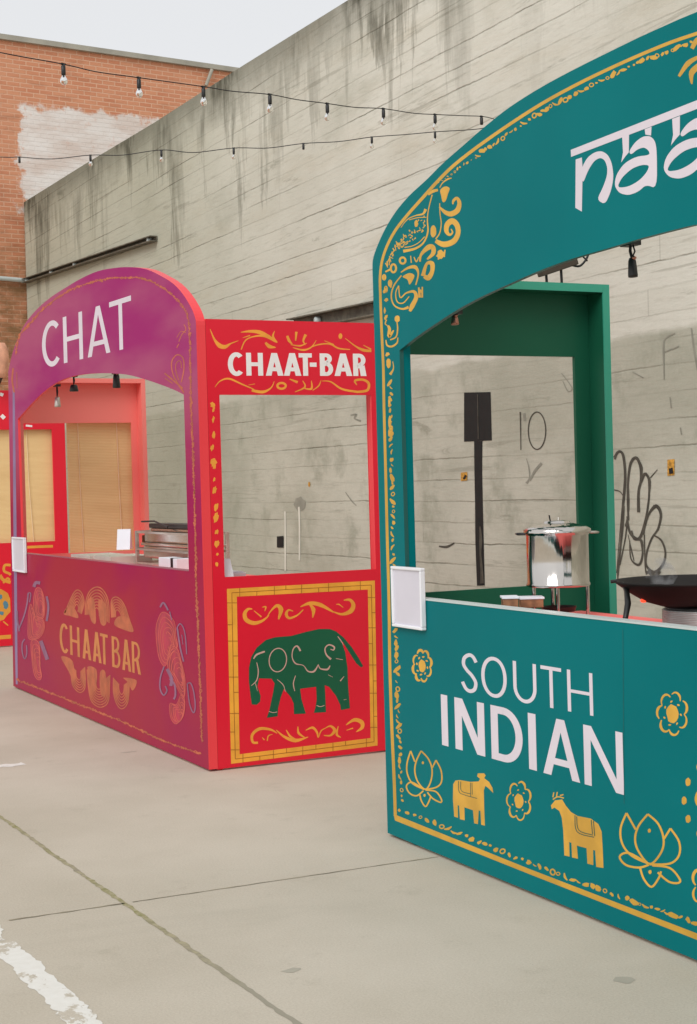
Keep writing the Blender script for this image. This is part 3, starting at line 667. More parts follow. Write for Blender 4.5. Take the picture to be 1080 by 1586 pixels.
S([(490, 1000), (500, 940), (560, 880), (598, 880), (600, 930), (550, 980)], [14, 22, 44, 40, 36, 12]); p.oval(zA([(662, 942)])[0], 30/5.4, 42/5.4, .3, .22)
S([(515, 1120), (545, 1020), (590, 1015), (592, 1080), (560, 1135), (525, 1120)], [36, 22, 40, 34, 44, 30]); S([(700, 900), (690, 960)], [10, 18])
S([(412, 950), (418, 1010)], [8, 10]); S([(440, 960), (460, 1000), (480, 960)], [8, 12, 6]); S([(215, 1010), (240, 960)], [10, 7]); S([(200, 1085), (250, 1060)], [12, 20])
S([(330, 1090), (390, 1052), (450, 1045), (476, 1100), (455, 1195)], [8, 20, 32, 14, 10]); p.poly(zA([(345, 1125), (400, 1095), (442, 1112), (432, 1150), (402, 1192), (385, 1150)]), smooth=True)
S([(335, 1115), (272, 1200), (250, 1290), (275, 1365), (340, 1395), (395, 1380)], [10, 12, 12, 12, 14, 24])
S([(312, 1200), (287, 1260), (300, 1335), (350, 1345), (400, 1290)], [10, 9, 10, 10, 8]); S([(312, 1200), (325, 1300), (375, 1262), (440, 1250), (458, 1300), (425, 1370), (405, 1415)], [9, 10, 12, 24, 34, 40, 20])
S([(480, 1215), (488, 1300)], [14, 24]); S([(510, 1210), (508, 1300)], [12, 16]); S([(485, 1240), (510, 1255)], [24, 20])
for k, (cx, cy) in enumerate(((245, 60), (195, 110), (208, 185), (195, 275), (205, 330), (218, 640))): p.oval(zB([(cx, cy)])[0], (9+3*(k % 3))/5.4, (26-4*(k % 3))/5.4, .4*(k % 3), .2)
SB = lambda q, w: p.stroke(zB(q), [a/5.4 for a in w])
p.oval(zB([(300, 345)])[0], 22/5.4, 28/5.4, 0, .1); SB([(298, 370), (303, 430), (290, 495), (240, 520)], [8, 12, 12, 10]); SB([(205, 520), (215, 565), (255, 575), (298, 545), (305, 500)], [8, 14, 16, 14, 8]); SB([(222, 400), (235, 430), (232, 490), (270, 440)], [18, 26, 30, 10])
SB([(210, 350), (200, 385), (218, 400)], [12, 10, 6])
p.oval(zB([(228, 715)])[0], 20/5.4, 42/5.4, 0, .12); SB([(262, 700), (268, 760), (240, 810)], [6, 10, 24]); p.oval(zB([(236, 880)])[0], 12/5.4, 34/5.4, .6, .1); p.oval(zB([(235, 1030)])[0], 10/5.4, 46/5.4, .1, .1)
p.oval((604, 655), 2.3, 11, 0, .1); p.oval((605, 668), 3.2, 9, .2, .1)
p.build('paisley_painting', OG, fp); mirrored(p.mb).build('paisley_painting', OG, fp); p = Paint(0, XT)
# crest at the crown of the arch
for q, w in (([(1052, 118), (1066, 98), (1082, 88)], [4, 8, 5]), ([(1072, 130), (1072, 112), (1086, 100)], [2, 9, 10]), ([(1072, 75), (1080, 62), (1095, 54)], [6, 8, 6]), ([(1092, 120), (1104, 90), (1120, 80)], [3, 10, 4]), ([(1125, 130), (1122, 95), (1140, 78)], [8, 6, 4])): p.stroke(q, w)
p.build('crest_painting', OG, fp); p = Paint(0, XT)
# lotus flowers
def lotus(T, k, c, l, r, ll, lr, bt, dots):
    for q in (c, l[0], l[1], r[0], r[1], ll, lr, bt): p.stroke(T(q), k)
    for d in dots: p.oval(T([d])[0], k*.75, k*1.0, 0, .1)
lotus(z6, 2.3, [(270, 878), (238, 945), (228, 1015), (250, 1088), (300, 1135), (335, 1080), (343, 1000), (318, 930), (270, 878)], [[(200, 878), (176, 960), (178, 1030), (212, 1095), (290, 1135)], [(200, 878), (228, 950)]], [[(370, 940), (345, 990)], [(370, 940), (404, 1010), (406, 1085), (370, 1122), (300, 1135)]],
      [(290, 1138), (210, 1088), (172, 1112), (192, 1160), (240, 1178), (285, 1145)], [(300, 1140), (368, 1150), (405, 1200), (400, 1222), (348, 1196), (312, 1155)], [(262, 1172), (272, 1212), (300, 1250), (325, 1210), (335, 1178)], [(282, 957), (293, 1175)])
p.build('lotus_painting', OG, fp); p = Paint(0, XT)
lotus(z7, 3.2, [(540, 885), (497, 940), (482, 1000), (500, 1058), (550, 1112), (600, 1060), (612, 1000), (588, 930), (540, 885)], [[(443, 880), (416, 950), (424, 1020), (468, 1075), (548, 1112)], [(443, 880), (485, 955)]], [[(643, 950), (612, 1000)], [(643, 950), (682, 1010), (682, 1072), (640, 1110), (550, 1113)]],
      [(545, 1113), (455, 1062), (412, 1078), (440, 1116), (500, 1128), (545, 1115)], [(560, 1118), (640, 1130), (685, 1180), (678, 1198), (635, 1192), (585, 1150)], [(505, 1130), (522, 1180), (557, 1216), (590, 1175), (600, 1145)], [(547, 960), (550, 1148)])
p.build('lotus_painting', OG, fp); p = Paint(0, XT)
p.poly(z6([(485, 1100), (500, 1076), (530, 1073), (600, 1085), (655, 1082), (665, 1065), (645, 1048), (650, 1028), (692, 1028), (702, 1042), (692, 1060), (725, 1085), (748, 1125), (753, 1160), (722, 1128), (700, 1112), (690, 1140), (692, 1250), (697, 1378), (672, 1372), (667, 1280), (656, 1275), (650, 1368), (625, 1362), (617, 1275), (560, 1255), (562, 1342), (530, 1335), (524, 1245), (515, 1240), (517, 1325), (492, 1318), (483, 1200)]))
p.layer(1)
for q in ([(520, 1080), (524, 1150), (560, 1172), (645, 1196)], [(535, 1082), (540, 1145), (600, 1165)], [(600, 1090), (602, 1185)], [(610, 1092), (612, 1170)]): p.stroke(z6(q), .9)
p.build('animal_painting', [OG, TEALLINE], fp); p = Paint(0, XT)
p.poly(z7([(103, 862), (99, 845), (118, 822), (150, 818), (166, 845), (190, 875), (220, 893), (280, 905), (315, 930), (330, 965), (335, 1050), (338, 1130), (305, 1125), (300, 1050), (291, 1048), (292, 1117), (265, 1110), (261, 1040), (217, 1028), (222, 1088), (195, 1082), (192, 1015), (182, 1012), (184, 1078), (160, 1073), (155, 960), (148, 900), (137, 870), (115, 855)]))
for q in ([(112, 786), (108, 808)], [(128, 784), (124, 806)], [(108, 818), (130, 806), (158, 812)], [(140, 800), (156, 796)]): p.stroke(z7(q), 1.8)
p.layer(1)
for q in ([(208, 890), (218, 965), (295, 990)], [(216, 895), (226, 958), (290, 980)], [(292, 915), (298, 985)], [(282, 912), (288, 975)]): p.stroke(z7(q), 1.2)
p.build('animal_painting', [OG, TEALLINE], fp)
def flower(c, rx, ry, crx, cry, seed, n=6, w=2.6):
    p = Paint(0, XT); rnd = random.Random(seed); p.oval(c, crx, cry, 0, .1)
    for k in range(n):
        a = 2*math.pi*k/n+.5; pc = (c[0]+rx*.72*math.cos(a), c[1]+ry*.72*math.sin(a)); q = []
        for j in range(7):
            t_ = a-1.5+3.0*j/6; q.append((pc[0]+rx*(.50-.02*n)*math.cos(t_), pc[1]+ry*(.50-.02*n)*math.sin(t_)))
        ww = w*rnd.uniform(.95, 1.5); cut = rnd.choice([0, 0, 0, 1]); p.stroke(q[cut:], [ww*.5, ww, ww*1.2, ww*.5]); 
        p.oval((c[0]+rx*.6*math.cos(a+.5), c[1]+ry*.6*math.sin(a+.5)), w*.5, w*.8, a, .2)
    p.build('flower_painting', OG, fp)
flower(z6([(277, 308)])[0], 14, 23.5, 5.5, 9.5, 1, 8, 2.6); flower(z6([(925, 1212)])[0], 17.5, 28, 7, 11, 2, 7, 2.0); flower(z7([(652, 427)])[0], 22, 31, 9.5, 14, 3, 7, 2.7)
p = Paint(0, XT)
for k in range(14):
    a = 2*math.pi*k/14; p.oval((1122+62*math.cos(a), 1240+66*math.sin(a)), 4, 6.5, 0, .1)
flower((1122, 1240), 40, 46, 12, 16, 9, 7, 4); flower((1098, 1372), 24, 34, 9, 14, 10, 6, 3)
p.build('dot_ring_painting', OG, fp)
p = Paint(0, XT, .0012); p.stroke([(965, 975), (966, 1100), (967, 1245)], .5)
p.build('panel_seam', TEALEDGE, fp)
p = Paint(0, XT)
p.text([('S', 716, 741), ('O', 746.5, 786), ('U', 796, 832), ('T', 839, 871), ('H', 880, 919.5)], ((716, 1070), (919, 1109)), ((716, 1010.5), (919, 1043)), 5.2, 5.6)
p.text([('I', 685, 695), ('N', 706, 752), ('D', 762, 811), ('I', 820, 832), ('A', 842, 899), ('N', 906, 967)], ((684, 1153.5), (965, 1231)), ((684, 1075), (965, 1134.6)), 11, 11.5)
p.build('stall_lettering', WHITE, fp)
p = Paint(0, XT)
zN = Z(820, 0, 3.777)
n_stem = [(272, 932), (308, 920), (313, 985), (308, 1237), (270, 1215)]
n_arch = [(305, 985), (340, 920), (385, 888), (425, 882), (462, 905), (486, 960), (494, 1040), (478, 1120), (444, 1196), (396, 1167), (432, 1095), (455, 1030), (458, 980), (442, 935), (415, 921), (380, 940), (345, 995), (312, 1080)]
a_stem = [(544, 800), (584, 784), (583, 890), (562, 915), (538, 950), (549, 890)]
a_body = [(583, 885), (620, 830), (665, 797), (708, 794), (736, 822), (747, 880), (748, 1102), (683, 1080), (640, 1120), (582, 1142), (528, 1130), (498, 1085), (510, 1020), (555, 955), (625, 915), (706, 906), (700, 880), (672, 860), (632, 873), (596, 905)]
a_hole = [(514, 1098), (540, 1040), (600, 985), (658, 963), (704, 965), (690, 1005), (645, 1055), (580, 1092)]
a_tick = [(676, 755), (716, 740), (713, 792), (680, 786)]
def chaikin(q, n=2, k=.22):
    for _ in range(n):
        o = []
        for i in range(len(q)):
            a, b = q[i], q[(i+1) % len(q)]; o += [(a[0]+(b[0]-a[0])*k, a[1]+(b[1]-a[1])*k), (a[0]+(b[0]-a[0])*(1-k), a[1]+(b[1]-a[1])*(1-k))]
        q = o
    return q
n_arch, a_body, a_hole = chaikin(n_arch), chaikin(a_body), chaikin(a_hole)
A2 = lambda q: [(783+(x-497)*1.14, 695+(y-800)*1.03-(x-545)*.03) for x, y in q]
N2 = lambda q: [(1085+(x-272)*1.2, (y-930)*1.05+650-(x-272)*.12) for x, y in q]
p.poly(zN([(243, 876), (982, 585), (1480, 400), (1480, 455), (982, 636), (245, 917)]))
for T in (lambda q: q, A2):
    p.poly(zN(T(a_stem))); p.poly(zN(T(a_body)), [zN(T(a_hole))]); p.poly(zN(T(a_tick)))
for T in (lambda q: q, N2): p.poly(zN(T(n_stem))); p.poly(zN(T(n_arch)))
p.build('arch_lettering', WHITE, fp)

# --- plum stall
XC, YC0, YC1 = 2.79, 7.41, 11.54
plum = thing('food_stall', (XC, YC0, 0), 'plum and red food stall lettered CHAT with a green elephant on its side', 'food stall', 'arched festival food stalls')
z3 = Z(0, 400, 3.176)
arch = [(12.6, 576), (19, 548), (28, 523), (39, 501), (57, 479), (79, 460), (104, 444), (126, 431), (151, 420), (176, 415), (201, 413.5), (227, 417), (249, 427), (268, 439), (283, 455), (296, 476), (302, 491), (305, 507)]
q = f2(XC)(arch); q = catmull(q, 3)
q = [(max(min(y, YC1), YC0), z) for y, z in q]
outl = [(YC1, .012)]+q+[(YC0, .012)]
ol = [outl[0]]
for a in outl[1:]:
    if math.hypot(a[0]-ol[-1][0], a[1]-ol[-1][1]) > .004: ol.append(a)
o_in = f2(XC)([(27.7, 649), (34.6, 641), (47, 627), (63, 611), (79, 598), (94.5, 589), (113, 582.6), (135, 579), (164, 578), (195, 580), (220, 586), (246, 594.6), (268, 603), (285, 611)])
zc2 = 1.028; yl_, yr_ = on(0, XC, 31, 760).y, on(0, XC, 289, 760).y
o_in[0] = (yl_, o_in[0][1]); o_in[-1] = (yr_, o_in[-1][1])
hole2 = [(yl_, zc2)]+catmull(o_in, 3)+[(yr_, zc2)]
s = MB(); plate(s, 0, XC, XC+.018, ol, hole2, 0, 1); edge_band(s, 0, XC+.0182, XC+.05, ol, (9.5, 1.2), .03, 1); fc = s.build('front_panel', [PLUM, REDRIM], plum)
s = MB(); s.box(XC-.001, XC+.05, yr_+.003, yl_-.003, zc2+.0005, zc2+.004); s.build('counter_ledge', m_gloss('plum_ledge', (150, 70, 96), (160, 80, 104)), plum)
XCB = on(1, YC1-.11, 226.5, 700).x; zsC = 2.335
wx1 = on(1, YC1-.018, 206, 750).x
side_panel(plum, YC1, -1, XC+.052, XCB, zsC, (on(1, YC1, 33, 750).x, wx1, 1.0, on(1, YC1-.018, 120, 655).z), [CORAL, CORAL], CORAL)
sp = side_panel(plum, YC0, 1, XC+.052, XCB, zsC, (on(1, YC0, 344, 750).x, on(1, YC0, 579, 750).x, on(1, YC0, 460, 888).z, on(1, YC0, 460, 611.5).z), [RED, REDRIM], RED)
s = MB(); s.box(XC+.052, XC+.1, YC1-.15, YC1-.112, 0, 2.1); s.box(XC+.052, XC+.10, yr_-.06, yr_-.001, 0, 2.0); s.build('back_batten', CORAL, plum)
# elephant side
z8 = Z(340, 890, 4.154); z9 = Z(310, 490, 4.0); zl = Z(300, 480, 3.375)
p = Paint(1, YC0)
fo = [(48, 92), (1000, 38), (1018, 1100), (75, 1218)]; fi = [(112, 142), (955, 96), (973, 1052), (130, 1156)]
for i in range(4): p.poly(z8([fo[i], fo[(i+1) % 4], fi[(i+1) % 4], fi[i]]))
FG = simple('frame_gold', (246, 172, 60), .45, var=.08, scale=8); p.layer(1)
def lerp(a, b, t): return (a[0]+(b[0]-a[0])*t, a[1]+(b[1]-a[1])*t)
rnd = random.Random(3)
for i in range(4):
    a, b, c_, d = fo[i], fo[(i+1) % 4], fi[(i+1) % 4], fi[i]
    p.stroke(z8([lerp(a, d, .5), lerp(lerp(a, d, .45), lerp(b, c_, .5), .5), lerp(b, c_, .5)]), .8)
    for k in range(1, 10):
        t_ = (k+rnd.uniform(-.25, .25))/10; h0, h1 = (0, 1) if k % 2 else rnd.choice([(0, .5), (.5, 1)])
        A_ = lerp(a, b, t_); ax_ = 0 if i % 2 == 0 else 1; u_ = (A_[ax_]-d[ax_])/(c_[ax_]-d[ax_])
        if not 0 < u_ < 1: continue
        B_ = lerp(d, c_, u_); p.stroke(z8([lerp(A_, B_, h0), lerp(A_, B_, h1)]), .8)
p.build('gold_frame_painting', [FG, GOLDLINE], sp)
p = Paint(1, YC0)
p.poly(z8([(190, 600), (205, 530), (240, 470), (300, 420), (360, 403), (460, 395), (560, 368), (640, 350), (710, 350), (750, 365), (800, 405), (850, 465), (895, 535), (925, 588), (912, 598), (880, 570), (835, 500), (795, 435), (785, 428), (810, 500), (825, 600), (828, 700), (840, 860), (782, 872), (778, 840), (750, 780), (705, 722), (678, 712), (682, 780), (686, 885), (608, 890), (618, 855), (626, 800), (622, 722), (520, 735), (528, 800), (556, 895), (480, 898), (478, 830), (460, 790), (415, 735), (395, 790), (378, 860), (375, 912), (305, 922), (322, 870), (345, 760), (355, 700), (335, 670), (255, 668), (245, 720), (265, 780), (262, 818), (240, 838), (208, 836), (200, 780), (190, 690)]))
p.layer(1)
E_ = lambda q, w: p.stroke(z8(q), [a/4.154 for a in w])
E_([(220, 542), (240, 515), (292, 495)], [6, 12, 10]); p.ring(z8([(376, 550)])[0], 56/4.154, 76/4.154, 1.5, .12); E_([(522, 492), (500, 460), (475, 480), (468, 530), (490, 572), (540, 585), (570, 622), (610, 622), (636, 580)], [12, 10, 7, 6, 8, 4, 8, 12, 4])
E_([(636, 578), (650, 605), (695, 610), (712, 585)], [4, 7, 12, 5]); E_([(718, 545), (688, 515), (680, 475), (705, 452), (738, 465), (735, 485), (715, 480)], [14, 9, 7, 8, 10, 8, 5])
for q, w in (([(240, 565), (250, 620), (240, 680), (205, 715)], [4, 7, 6, 3]), ([(232, 700), (245, 750)], [4, 2]), ([(490, 650), (476, 700), (485, 750)], [4, 7, 4]), ([(372, 675), (410, 710), (425, 755)], [3, 5, 3]), ([(778, 685), (802, 655)], [8, 3]), ([(750, 540), (795, 548)], [4, 3]), ([(762, 398), (785, 430), (798, 455)], [5, 6, 2]), ([(625, 842), (650, 850), (676, 842)], [4, 4, 4]), ([(318, 880), (345, 888), (372, 884)], [4, 4, 4]), ([(800, 806), (818, 802)], [3, 2]), ([(700, 645), (730, 660)], [3, 2])): E_(q, w)
p.build('elephant_painting', [EGREEN, PINKL], sp)
SG = simple('scroll_gold', (248, 164, 60), .45, var=.08, scale=8)
p = Paint(1, YC0)
for q, w in (([(320, 262), (275, 298), (220, 312), (172, 290), (163, 250), (185, 222), (212, 222)], [4, 16, 26, 28, 24, 16, 5]), ([(300, 285), (330, 235), (370, 200), (396, 225), (380, 288)], [4, 8, 20, 32, 8]), ([(475, 236), (445, 228), (430, 255), (450, 280), (500, 262), (540, 225)], [4, 12, 20, 16, 10, 6]),
             ([(520, 208), (580, 185), (650, 195), (735, 242)], [4, 22, 26, 8]), ([(580, 190), (605, 225), (600, 278)], [8, 28, 4]), ([(735, 240), (790, 255), (845, 235), (862, 195), (840, 163), (800, 165)], [6, 16, 30, 26, 18, 5]), ([(752, 192), (770, 192), (797, 212)], [4, 8, 3]), ([(275, 210), (298, 208), (292, 235)], [3, 12, 4]), ([(222, 232), (270, 272)], [4, 10])):
    E_(q, w)
p.build('scroll_painting', SG, sp); p = Paint(1, YC0)
for q, w in (([(248, 1082), (215, 1078), (212, 1030), (260, 992), (330, 998), (372, 1022)], [14, 16, 18, 20, 14, 4]), ([(365, 1000), (420, 1045), (490, 1068), (572, 1045)], [4, 16, 24, 4]), ([(430, 1000), (455, 1040), (490, 1060)], [5, 14, 8]), ([(505, 978), (510, 1020), (548, 1048)], [5, 16, 6]),
             ([(555, 1002), (600, 985), (628, 1015), (636, 1048), (655, 1005), (690, 985)], [4, 16, 14, 5, 8, 4]), ([(672, 1035), (715, 1035), (742, 1002), (715, 975), (682, 988)], [5, 12, 22, 12, 4]), ([(765, 975), (755, 1028), (782, 1048)], [4, 16, 5]), ([(815, 968), (868, 935), (915, 950), (918, 985), (880, 1012)], [4, 22, 28, 22, 4]), ([(818, 1002), (860, 988)], [4, 8]), ([(275, 1048), (290, 1065)], [4, 8]), ([(308, 1070), (315, 1038), (342, 1028)], [8, 8, 3])):
    E_(q, w)
p.build('scroll_painting', SG, sp); p = Paint(1, YC0)
N_ = lambda q, w: p.stroke(z9(q), [a/4 for a in w])
for q, w in (([(62, 78), (88, 140), (120, 180), (155, 188), (190, 168), (238, 150)], [3, 12, 28, 24, 8, 3]), ([(255, 205), (280, 150), (330, 125), (400, 122), (470, 160)], [7, 8, 8, 14, 6]), ([(252, 98), (310, 92), (370, 98), (425, 125), (475, 158)], [3, 16, 24, 20, 5]), ([(265, 132), (310, 118)], [3, 8]), ([(462, 90), (452, 125), (478, 162)], [3, 14, 8]), ([(405, 162), (430, 186), (470, 192)], [12, 24, 4]),
             ([(540, 120), (552, 150), (572, 172)], [14, 18, 5]), ([(597, 95), (592, 150)], [16, 8]), ([(655, 112), (640, 150), (652, 175)], [18, 12, 5]), ([(562, 175), (620, 182), (662, 165)], [4, 10, 4]), ([(575, 193), (640, 208), (690, 190), (720, 148)], [4, 12, 8, 3]), ([(650, 210), (720, 178), (800, 170), (860, 198), (930, 205)], [4, 8, 9, 10, 5]), ([(770, 150), (830, 175)], [3, 7]),
             ([(900, 135), (960, 182), (1010, 208), (1062, 214)], [3, 8, 18, 14]), ([(1012, 178), (1060, 204)], [4, 10])):
    N_(q, w)
p.oval(z9([(870, 122)])[0], 3, 4.4); p.build('scroll_painting', SG, sp); p = Paint(1, YC0)
for q, w in (([(92, 438), (125, 400), (180, 386), (260, 420), (335, 452)], [3, 7, 12, 9, 5]), ([(320, 458), (390, 468), (440, 442), (460, 402)], [16, 18, 8, 3]), ([(555, 388), (605, 408)], [6, 16]), ([(588, 468), (650, 438), (636, 398)], [4, 12, 4]), ([(640, 445), (690, 448), (690, 398)], [4, 14, 4]), ([(698, 458), (735, 430), (750, 395)], [4, 8, 3]), ([(755, 400), (810, 405), (880, 450), (980, 468)], [3, 8, 12, 14]),
             ([(970, 468), (1035, 458), (1045, 415), (1010, 392), (960, 398), (972, 425)], [14, 16, 16, 14, 14, 5]), ([(300, 425), (340, 418)], [3, 4])):
    N_(q, w)
p.ring(z9([(505, 430)])[0], 6.5, 4.5, 3.4)
p.build('scroll_painting', SG, sp); p = Paint(1, YC0)
for cx, cy, rx, ry in ((100, 495, 13, 12), (104, 520, 6, 16), (103, 573, 7, 18), (104, 655, 10, 18), (98, 720, 9, 16), (105, 795, 16, 22), (108, 820, 8, 14), (108, 885, 6, 12), (110, 942, 10, 20), (118, 1030, 10, 20), (116, 1085, 13, 26), (120, 1160, 10, 12), (122, 1222, 12, 18), (124, 1278, 6, 8), (122, 1330, 8, 12)):
    p.oval(zl([(cx, cy)])[0], rx/3.375, ry/3.375, .2, .3)
p.build('vine_painting', SG, sp)
p = Paint(1, YC0)
p.text([('C', 353.5, 377.5), ('H', 382, 408), ('A', 412, 439.5), ('A', 440, 467), ('T', 463.5, 484), ('-', 480.5, 491), ('B', 496, 516.5), ('A', 518.5, 546), ('R', 547.5, 568)], ((353, 581.5), (567, 582.3)), ((353, 546), (567, 547.8)), 7.8, 6.6)
p.build('side_lettering', WHITE2, sp)
# plum front paintings
p = Paint(0, XC)
p.text([('C', 66, 94), ('H', 99, 129), ('A', 136, 171), ('T', 171, 205)], ((97.6, 563), (186, 542)), ((97.6, 492), (204, 457.6)), 5.6, 8.0)
p.build('arch_lettering', WHITE, fc)
p = Paint(0, XC)
p.text([('C', 93, 106.5), ('H', 109, 124), ('A', 128, 141.5), ('A', 144, 157.5), ('T', 156, 168), ('B', 174, 187), ('A', 189.5, 203.5), ('R', 205, 218.5)], ((92, 1009), (217, 1045)), ((92, 964), (217, 996)), 3.7, 4.6)
p.build('front_lettering', OCHRE2, fc)
p = Paint(0, XC); zc7 = Z(80, 890, 7.2)
def nested(T, q, c, n, w, shrink=.17):
    for k in range(n):
        f = 1-shrink*k; p.stroke(T([(c[0]+(x-c[0])*f, c[1]+(y-c[1])*f) for x, y in q]), w)
nested(zc7, [(145, 430), (200, 300), (250, 200), (295, 172), (340, 215), (362, 320), (330, 440)], (275, 400), 6, 1.7, .14)
nested(zc7, [(375, 450), (380, 320), (415, 200), (485, 142), (555, 155), (615, 240), (640, 360), (640, 540)], (500, 440), 8, 1.7, .11)
nested(zc7, [(668, 480), (665, 300), (710, 250), (770, 280), (820, 360), (860, 480), (905, 610)], (740, 470), 6, 1.7, .13)
nested(zc7, [(215, 1000), (225, 1190), (260, 1275), (325, 1315), (375, 1245), (370, 1030)], (300, 1100), 6, 1.6, .13)
nested(zc7, [(395, 1060), (410, 1250), (440, 1400), (500, 1465), (570, 1475), (635, 1400), (650, 1120)], (520, 1220), 8, 1.7, .11)
nested(zc7, [(690, 1150), (690, 1310), (725, 1440), (785, 1498), (850, 1420), (870, 1180)], (780, 1250), 6, 1.6, .13)
for q in ([(135, 440), (165, 370), (235, 350), (300, 480), (200, 460)], [(400, 300), (470, 270), (495, 530), (440, 510)], [(520, 290), (600, 330), (610, 545), (545, 540)], [(700, 560), (740, 470), (850, 480), (905, 590), (905, 640), (820, 620)], [(105, 915), (235, 965), (245, 1190), (190, 1080)], [(400, 1030), (500, 1060), (495, 1230), (440, 1200)], [(540, 1090), (600, 1090), (600, 1340), (545, 1320)], [(800, 1150), (948, 1180), (905, 1295), (850, 1200)]):
    p.poly(zc7(q), smooth=True)
p.build('medallion_painting', OCHRE, fc); p = Paint(0, XC)
for path, st, sd_ in (([(24, 548), (30, 520), (41, 507), (60, 485), (82, 466), (107, 450), (135, 439), (164, 432), (189, 430), (214, 430), (239, 438), (261, 452), (279, 469), (290, 488), (293.5, 513), (295, 560), (296, 620), (299, 700), (302, 800), (304, 900), (307, 980), (310, 1060), (313, 1150)], 3.2, 21), ([(27, 1053), (100, 1082), (190, 1118), (250, 1146), (312, 1168)], 3.2, 22)):
    p.blobs(path, st, 1.0, 2.0, sd_, (1, 1.8), .8); p.stroke(path, .8)
p.build('painted_border', OCHRE, fc)
z4r = Z(225, 900, 5.29); z4l = Z(10, 880, 7.55)
PFILL = simple('paisley_red_paint', (176, 42, 68), .5, var=.2, scale=7); PLINE = simple('paisley_coral_paint', (206, 88, 78), .5, var=.12, scale=9)
def paisley(T, bodies, curls):
    p = Paint(0, XC)
    for q in bodies: p.poly(T(q), smooth=True)
    p.layer(1); rn = random.Random(len(bodies)+5)
    for q in bodies:
        cx, cy = sum(a for a, b in q)/len(q), sum(b for a, b in q)/len(q)
        for k in range(6):
            f = 1-.16*k; qq = [(cx+(a-cx)*f+rn.uniform(-4, 4)+6*k, cy+(b-cy)*f+rn.uniform(-7, 7)+10*k) for a, b in q]
            p.stroke(T(qq), 1.0, closed=True, n=4) if k < 4 else p.stroke(T(qq[:-2]), 1.1)
    p.layer(2)
    for q, w in curls: p.stroke(T(q), w)
    p.build('paisley_painting', [PFILL, PLINE, HAZEBLUE], fc)
paisley(z4r, [[(110, 300), (140, 255), (185, 270), (235, 340), (250, 450), (265, 540), (215, 590), (165, 700), (120, 640), (95, 500), (90, 390)],
              [(200, 560), (260, 550), (295, 660), (325, 800), (320, 960), (275, 900), (235, 800), (180, 690)],
              [(200, 1000), (260, 1010), (290, 930), (325, 980), (315, 1080), (285, 1150), (240, 1165), (205, 1110)]],
        (([(262, 380), (285, 350), (312, 380), (330, 460), (340, 600)], 1.8), ([(262, 380), (275, 470), (290, 560), (315, 660)], 2.6), ([(300, 440), (310, 520)], 1.2), ([(345, 840), (375, 840), (400, 920), (410, 1030), (395, 1080), (365, 1010), (350, 900), (345, 840)], 2), ([(155, 700), (125, 790), (122, 880), (150, 935), (178, 900), (165, 860)], 2.4), ([(180, 720), (215, 800), (210, 860)], 5), ([(200, 800), (240, 850), (248, 930), (235, 970)], 3), ([(122, 215), (150, 178), (188, 240)], 2.8), ([(200, 250), (218, 320)], 1.8)))
paisley(z4l, [[(340, 250), (375, 225), (415, 260), (445, 400), (440, 560), (400, 590), (340, 560), (320, 400)],
              [(290, 420), (330, 560), (430, 600), (445, 700), (400, 800), (330, 840), (255, 820), (250, 640), (262, 480)],
              [(290, 860), (360, 850), (390, 960), (385, 1120), (410, 1260), (380, 1305), (330, 1250), (295, 1050)]],
        (([(255, 290), (240, 420), (205, 560), (150, 700)], 2.4), ([(255, 290), (285, 300), (270, 400)], 1.8), ([(215, 830), (185, 880), (185, 980), (212, 1060), (238, 1000), (235, 900)], 2), ([(400, 850), (440, 960), (480, 1070)], 6), ([(320, 220), (345, 170), (395, 175)], 5), ([(470, 330), (490, 460), (470, 620)], 3.5), ([(150, 740), (130, 620), (125, 500)], 2.4)))
p = Paint(0, XC)
for q, w in (([(905, 325), (915, 350), (895, 375), (880, 410)], 1.3), ([(915, 365), (890, 360), (870, 390)], 1), ([(890, 640), (852, 570), (845, 510), (870, 475), (900, 490), (905, 545), (892, 610)], 1.7), ([(880, 600), (865, 550), (868, 515), (888, 505), (893, 540)], 1.3), ([(810, 565), (840, 590), (900, 640)], 2.2), ([(812, 590), (850, 615)], 1.5), ([(870, 440), (880, 420)], 1.5), ([(880, 625), (905, 660)], 2), ([(65, 540), (60, 600), (70, 660)], 2.4), ([(82, 560), (84, 640)], 1)):
    p.stroke(z3(q), w)
p.build('ornament_painting', OCHRE, fc)
p = Paint(0, XC)
p.stroke([(21, 600), (22, 700), (23, 800), (24, 900), (25, 1000), (26, 1060)], [3, 4, 5, 4.5, 4, 3]); p.build('edge_stripe', MAUVE, fc)

# --- third stall, mostly out of frame
Y3, X3 = 14.7, 2.85
st3 = thing('food_stall', (X3, Y3, 0), 'farthest red food stall with a tan blind, half hidden at the left edge', 'food stall', 'arched festival food stalls')
zt3 = 2.47; xb3 = on(1, Y3, 103, 750).x
sp3 = side_panel(st3, Y3, 1, X3+.052, xb3, zt3, (X3+.16, on(1, Y3, 83, 750).x, 1.0, on(1, Y3, 60, 665).z), [RED, REDRIM], RED)
side_panel(st3, Y3+3.9, -1, X3+.052, xb3, zt3, (X3+.16, xb3-.15, 1.0, 2.05), [CORAL, CORAL], CORAL)
s = MB(); n = 24; ar = [(Y3+1.95-1.95*math.cos(math.pi*k/n), 2.0+.8*math.sin(math.pi*k/n)**.8) for k in range(n+1)]
ih = [(Y3+.12, 1.02)]+[(Y3+1.95-1.83*math.cos(math.pi*k/n), 1.9+.42*math.sin(math.pi*k/n)) for k in range(n+1)]+[(Y3+3.78, 1.02)]
plate(s, 0, X3, X3+.05, [(Y3, 0)]+ar+[(Y3+3.9, 0)], ih, 0, 1); s.build('front_panel', [PLUM, CORAL], st3)
p = Paint(1, Y3)
z0 = Z(0, 820, 7.93)
